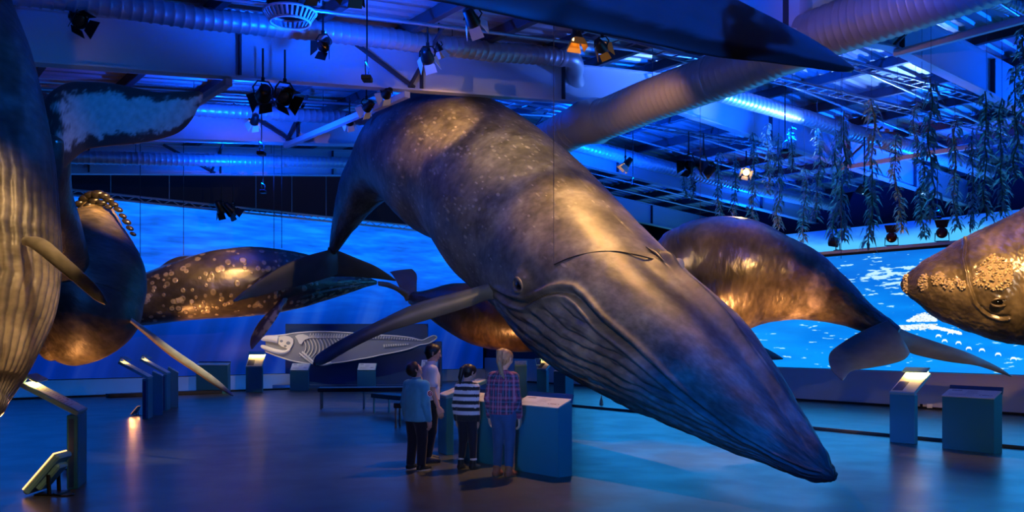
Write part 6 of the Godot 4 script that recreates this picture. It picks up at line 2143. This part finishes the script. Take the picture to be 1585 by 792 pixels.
	if o.get("collar", false):
		var co := MB.new()
		field_mesh(co, [[Vector3(0, 0.835 * H, 0.004 * H), Vector3(0, 0.865 * H, -0.004 * H), 0.048 * H, 0.042 * H, 0.01], [Vector3(0, 0.872 * H, 0), Vector3(0, 1, 0.1)], [Vector3(0, 0.838 * H, 0), Vector3(0, -1, 0.3)]], 0.008, o.collar_c)
		obj("collar", co, M.cloth, d)
	# shoes
	for s: int in [-1, 1]:
		var an: Vector3 = J["ankle%d" % s]
		var high: float = o.get("boot", 0.0) * H
		var sm := MB.new()
		var toe := an + Vector3(s * 0.014 * H, -0.026 * H, -0.092 * H)
		var heel := an + Vector3(0, -0.022 * H, 0.022 * H)
		var sp := [[heel, heel.lerp(toe, 0.6), 0.030 * H, 0.030 * H, 0.02], [heel.lerp(toe, 0.5), toe, 0.030 * H, 0.024 * H, 0.02], [an + Vector3(0, high, 0), an + Vector3(0, -0.012 * H, 0), 0.031 * H, 0.032 * H, 0.02],
			[Vector3(0, 0.006 * H, 0), Vector3(0, -1, 0)], [Vector3(0, 0.058 * H + high, 0), Vector3(0, 1, 0)]]
		field_mesh(sm, sp, 0.0075, o.shoes)
		obj("boot" if high > 0 else "shoe", sm, M.shoe, d)
		var so := MB.new()
		var poly := PackedVector2Array()
		for k in 20:
			var a := TAU * k / 20
			var t := 0.5 - 0.5 * cos(a)
			poly.append(Vector2(sin(a) * 0.034 * H * (0.9 + 0.2 * sin(t * 3.0)), 0) + Vector2(lerpf(heel.x, toe.x, t), -lerpf(heel.z + 0.026 * H, toe.z - 0.022 * H, t)))
		so.prism(poly, 0.011 * H, Transform3D(Basis(Vector3.RIGHT, Vector3(0, 0, -1), Vector3.UP), Vector3(0, 0.0055 * H, 0)), o.get("sole", Color(0.03, 0.03, 0.03)))
		obj("sole", so, M.shoe, d)
	# hair
	var hm := MB.new()
	var hr: Array = [[Vector3(0, 0.15, 0.09) * hh, Vector3(0, 0.16, -0.05) * hh, 0.425 * hh, 0.405 * hh, 0.1 * hh], [Vector3(0, -0.02, 0.15) * hh, Vector3(0, -0.20, 0.14) * hh, 0.34 * hh, 0.22 * hh, 0.1 * hh]]
	var lumps := noise(22.0, int(H * 1000), 2)
	hr.append([Vector3(0, 0.20, -0.30) * hh, Vector3(0, -0.42, -0.86 if not o.get("long", false) else -0.95).normalized()])
	for p: Array in o.get("locks", []):
		hr.append([(p[0] as Vector3) * hh, (p[1] as Vector3) * hh, p[2] * hh, p[3] * hh, 0.05 * hh])
	var hcol := func(p: Vector3, _g: Vector3) -> Color:
		var k := 1.0 + 0.7 * lumps.get_noise_3d(p.x * 2.4, p.y * 0.35, p.z * 2.4)
		return Color(hair_c.r * k, hair_c.g * k, hair_c.b * k)
	field_mesh(hm, hr, 0.0062, hcol, hx)
	obj("hair", hm, M.hair, d)
	if o.has("tie"):
		var tm := MB.new()
		tm.ball(hx * ((o.tie as Vector3) * hh), Vector3.ONE * 0.09 * hh, Basis.IDENTITY, Color.WHITE, 6, 10)
		obj("hair_tie", tm, mat(0.75, 0.75, 0.8, 0.5), d)
	return d

func build_people() -> void:
	M.skin = vmat(0.55)
	M.cloth = vmat(0.85)
	M.cloth.rim_enabled = true
	M.cloth.rim = 0.25
	M.shoe = vmat(0.6)
	M.hair = vmat(0.45)
	var dark := lin(0.10, 0.10, 0.15)
	var fold := noise(9.0, 61, 3)
	var plain := func(c: Color) -> Callable:
		return func(p: Vector3, _g: Vector3) -> Color:
			var k := 1.0 + 0.22 * fold.get_noise_3d(p.x, p.y * 0.6, p.z)
			return Color(c.r * k, c.g * k, c.b * k)
	var shoe_dark: Callable = plain.call(lin(0.12, 0.12, 0.14))
	# boy in the blue jacket, looking up at the whale
	var d := person(Vector3(-1.165, 0, -11.05), deg_to_rad(-38), 1.30, {label = "boy in a blue jacket with a round sleeve badge, head tilted back to look up", hair = lin(0.16, 0.11, 0.08), yaw = deg_to_rad(-30), pitch = deg_to_rad(33),
		top = plain.call(lin(0.27, 0.62, 0.78)), top_name = "jacket", trousers = plain.call(dark), shoes = shoe_dark, sole = Color(0.55, 0.55, 0.55), fit = 0.019, shirt_hem = 0.455, sleeve = 0.98, wide = 0.94, trouser_fit = 0.013, collar = true, collar_c = plain.call(lin(0.25, 0.5, 0.7)), stance = 1.3})
	var m := MB.new()
	var bp := Vector3(0.217, 0.72 * 1.30, 0.0)
	var bb := aim_basis(Vector3(1, 0.15, 0.1))
	m.lathe([Vector2(0.001, 0.007), Vector2(0.040, 0.006), Vector2(0.042, 0.0)], bp, bb, 20)
	var badge := obj("badge", m, mat(0.82, 0.80, 0.82, 0.7), d, "round pale badge with a red mark")
	m = MB.new()
	m.lathe([Vector2(0.020, 0.006), Vector2(0.021, 0.010), Vector2(0.030, 0.010), Vector2(0.031, 0.006)], bp, bb, 20)
	m.bar(bp + bb * Vector3(-0.016, 0.009, -0.012), bp + bb * Vector3(0.016, 0.009, 0.012), 0.008, 0.004, bb.y)
	m.bar(bp + bb * Vector3(-0.014, 0.009, 0.012), bp + bb * Vector3(0.004, 0.009, -0.004), 0.008, 0.004, bb.y)
	obj("badge_mark", m, mat(0.62, 0.10, 0.16, 0.7), badge, "red ring and emblem of the badge")
	# taller boy in white, in profile
	person(Vector3(-1.06, 0, -11.75), deg_to_rad(-72), 1.50, {label = "taller dark-haired boy in a white short-sleeved shirt, standing in profile", hair = lin(0.09, 0.07, 0.07), yaw = deg_to_rad(-12), pitch = deg_to_rad(-10),
		top = plain.call(lin(0.80, 0.80, 0.86)), top_name = "shirt", trousers = plain.call(lin(0.09, 0.09, 0.12)), shoes = plain.call(lin(0.10, 0.16, 0.28)), fit = 0.014, shirt_hem = 0.475, sleeve = 0.33, collar = true, collar_c = plain.call(lin(0.85, 0.85, 0.9)), trouser_fit = 0.008, arm1 = 0.15, foot1 = 0.03, wide = 0.9})
	# girl with the striped sweater
	var stripes := func(p: Vector3, _g: Vector3) -> Color:
		var y := (p.y / 1.26 - 0.50) / 0.0335
		var k := 1.0 + 0.15 * fold.get_noise_3d(p.x, p.y, p.z)
		var w := posmod(int(floor(y)), 2) == 1 and y > 0.0 and p.y < 0.83 * 1.26
		return Color(0.62 * k, 0.62 * k, 0.68 * k) if w else Color(0.012, 0.012, 0.016)
	d = person(Vector3(-0.548, 0, -11.12), deg_to_rad(-22), 1.26, {label = "girl with a dark ponytail in a black and white striped sweater", hair = lin(0.09, 0.07, 0.07), yaw = deg_to_rad(-32), pitch = deg_to_rad(-16), long = true,
		locks = [[Vector3(0, 0.30, 0.42), Vector3(0.02, 0.08, 0.62), 0.17, 0.17], [Vector3(0.02, 0.08, 0.62), Vector3(0.03, -0.45, 0.62), 0.17, 0.15], [Vector3(0.03, -0.45, 0.62), Vector3(0.02, -0.85, 0.52), 0.15, 0.06]], tie = Vector3(0, 0.24, 0.5),
		top = stripes, top_name = "sweater", trousers = plain.call(lin(0.10, 0.10, 0.17)), shoes = shoe_dark, fit = 0.013, shirt_hem = 0.47, sleeve = 0.97, trouser_fit = 0.002, hem = 0.10, boot = 0.035, wide = 0.74, stance = 2.2, spread1 = 0.0, spread_1 = 0.0})
	for s: int in [-1, 1]:
		m = MB.new()
		var H := 1.26
		var an := Vector3(s * 0.060 * H * 0.80 * (0.9 + 0.55), 0.098 * H, 0.010 * H)
		m.lathe([Vector2(0.030, -0.012), Vector2(0.042, -0.010), Vector2(0.043, 0.010), Vector2(0.034, 0.013)].map(func(q): return q), an, Basis.IDENTITY, 16)
		obj("sock_cuff", m, mat(0.8, 0.8, 0.85, 0.8), d)
	# girl with the plaid shirt
	var plaid := func(p: Vector3, _g: Vector3) -> Color:
		var c := Color(0.022, 0.026, 0.07)
		var ax := atan2(p.x, -p.z) * 0.17
		var u := fposmod(ax + 0.02, 0.085) / 0.085
		var v := fposmod(p.y, 0.10) / 0.10
		var red := Color(0.34, 0.03, 0.09)
		if u < 0.36: c = c.lerp(red, 0.62)
		if v < 0.36: c = c.lerp(red, 0.55)
		if absf(u - 0.18) < 0.07: c = c.lerp(Color(0.55, 0.30, 0.42), 0.4)
		if absf(v - 0.18) < 0.06: c = c.lerp(Color(0.55, 0.30, 0.42), 0.25)
		if absf(u - 0.7) < 0.05 or absf(v - 0.7) < 0.05: c = c.lerp(Color(0.12, 0.2, 0.35), 0.5)
		return c
	person(Vector3(-0.10, 0, -10.52), deg_to_rad(-24), 1.45, {label = "girl with a blonde ponytail in a red and navy plaid shirt and jeans", hair = lin(0.62, 0.46, 0.34), yaw = deg_to_rad(-14), pitch = deg_to_rad(-10), long = true,
		locks = [[Vector3(0, 0.42, 0.30), Vector3(0.0, 0.30, 0.52), 0.16, 0.17], [Vector3(0.0, 0.30, 0.52), Vector3(0.10, -0.2, 0.58), 0.18, 0.16], [Vector3(0.10, -0.2, 0.58), Vector3(0.22, -0.75, 0.46), 0.16, 0.11], [Vector3(0.22, -0.75, 0.46), Vector3(0.36, -1.05, 0.36), 0.11, 0.04]], tie = Vector3(0, 0.36, 0.44),
		top = plaid, top_name = "plaid_shirt", trousers = plain.call(lin(0.17, 0.29, 0.47)), trouser_name = "jeans", shoes = plain.call(lin(0.58, 0.34, 0.24)), sole = Color(0.10, 0.07, 0.05), fit = 0.012, shirt_hem = 0.50, sleeve = 0.98, trouser_fit = 0.004, hem = 0.075, boot = 0.035, wide = 0.80, stance = 0.7, arm1 = 0.1})

func build_wires() -> void:
	# thin suspension wires that the photograph shows, down to the models they hold
	for q: Array in [[857, 409, 12.05, "thin dark wire that runs down the blue whale's flank"], [424, 395, 23.6, "wire crossing the rear screen above the spotted whale, behind the hanging projector"], [1084, 345, 17, "thin wire before the main duct, down to the brown whale"],
			[436, 384, 23.8, "reddish wire left of the arched tail, over the spotted whale"], [284, 395, 23.2, "wire over the left part of the spotted whale"], [217, 420, 22.8, "wire beside the knuckled ridge at left"], [1302, 400, 16.2, "wire among the kelp, down to the brown whale's tail"]]:
		var p := at(q[0], q[1], q[2])
		var m := MB.new()
		var top := hb(p.x * 0.8 - p.z * 0.6) + 0.8
		m.tube([p, Vector3(p.x, top, p.z)], 0.005 if q[2] < 20 else 0.009, 5)
		var o := obj("suspension_wire", m, M.wire)
		tag(o, q[3], "wire")
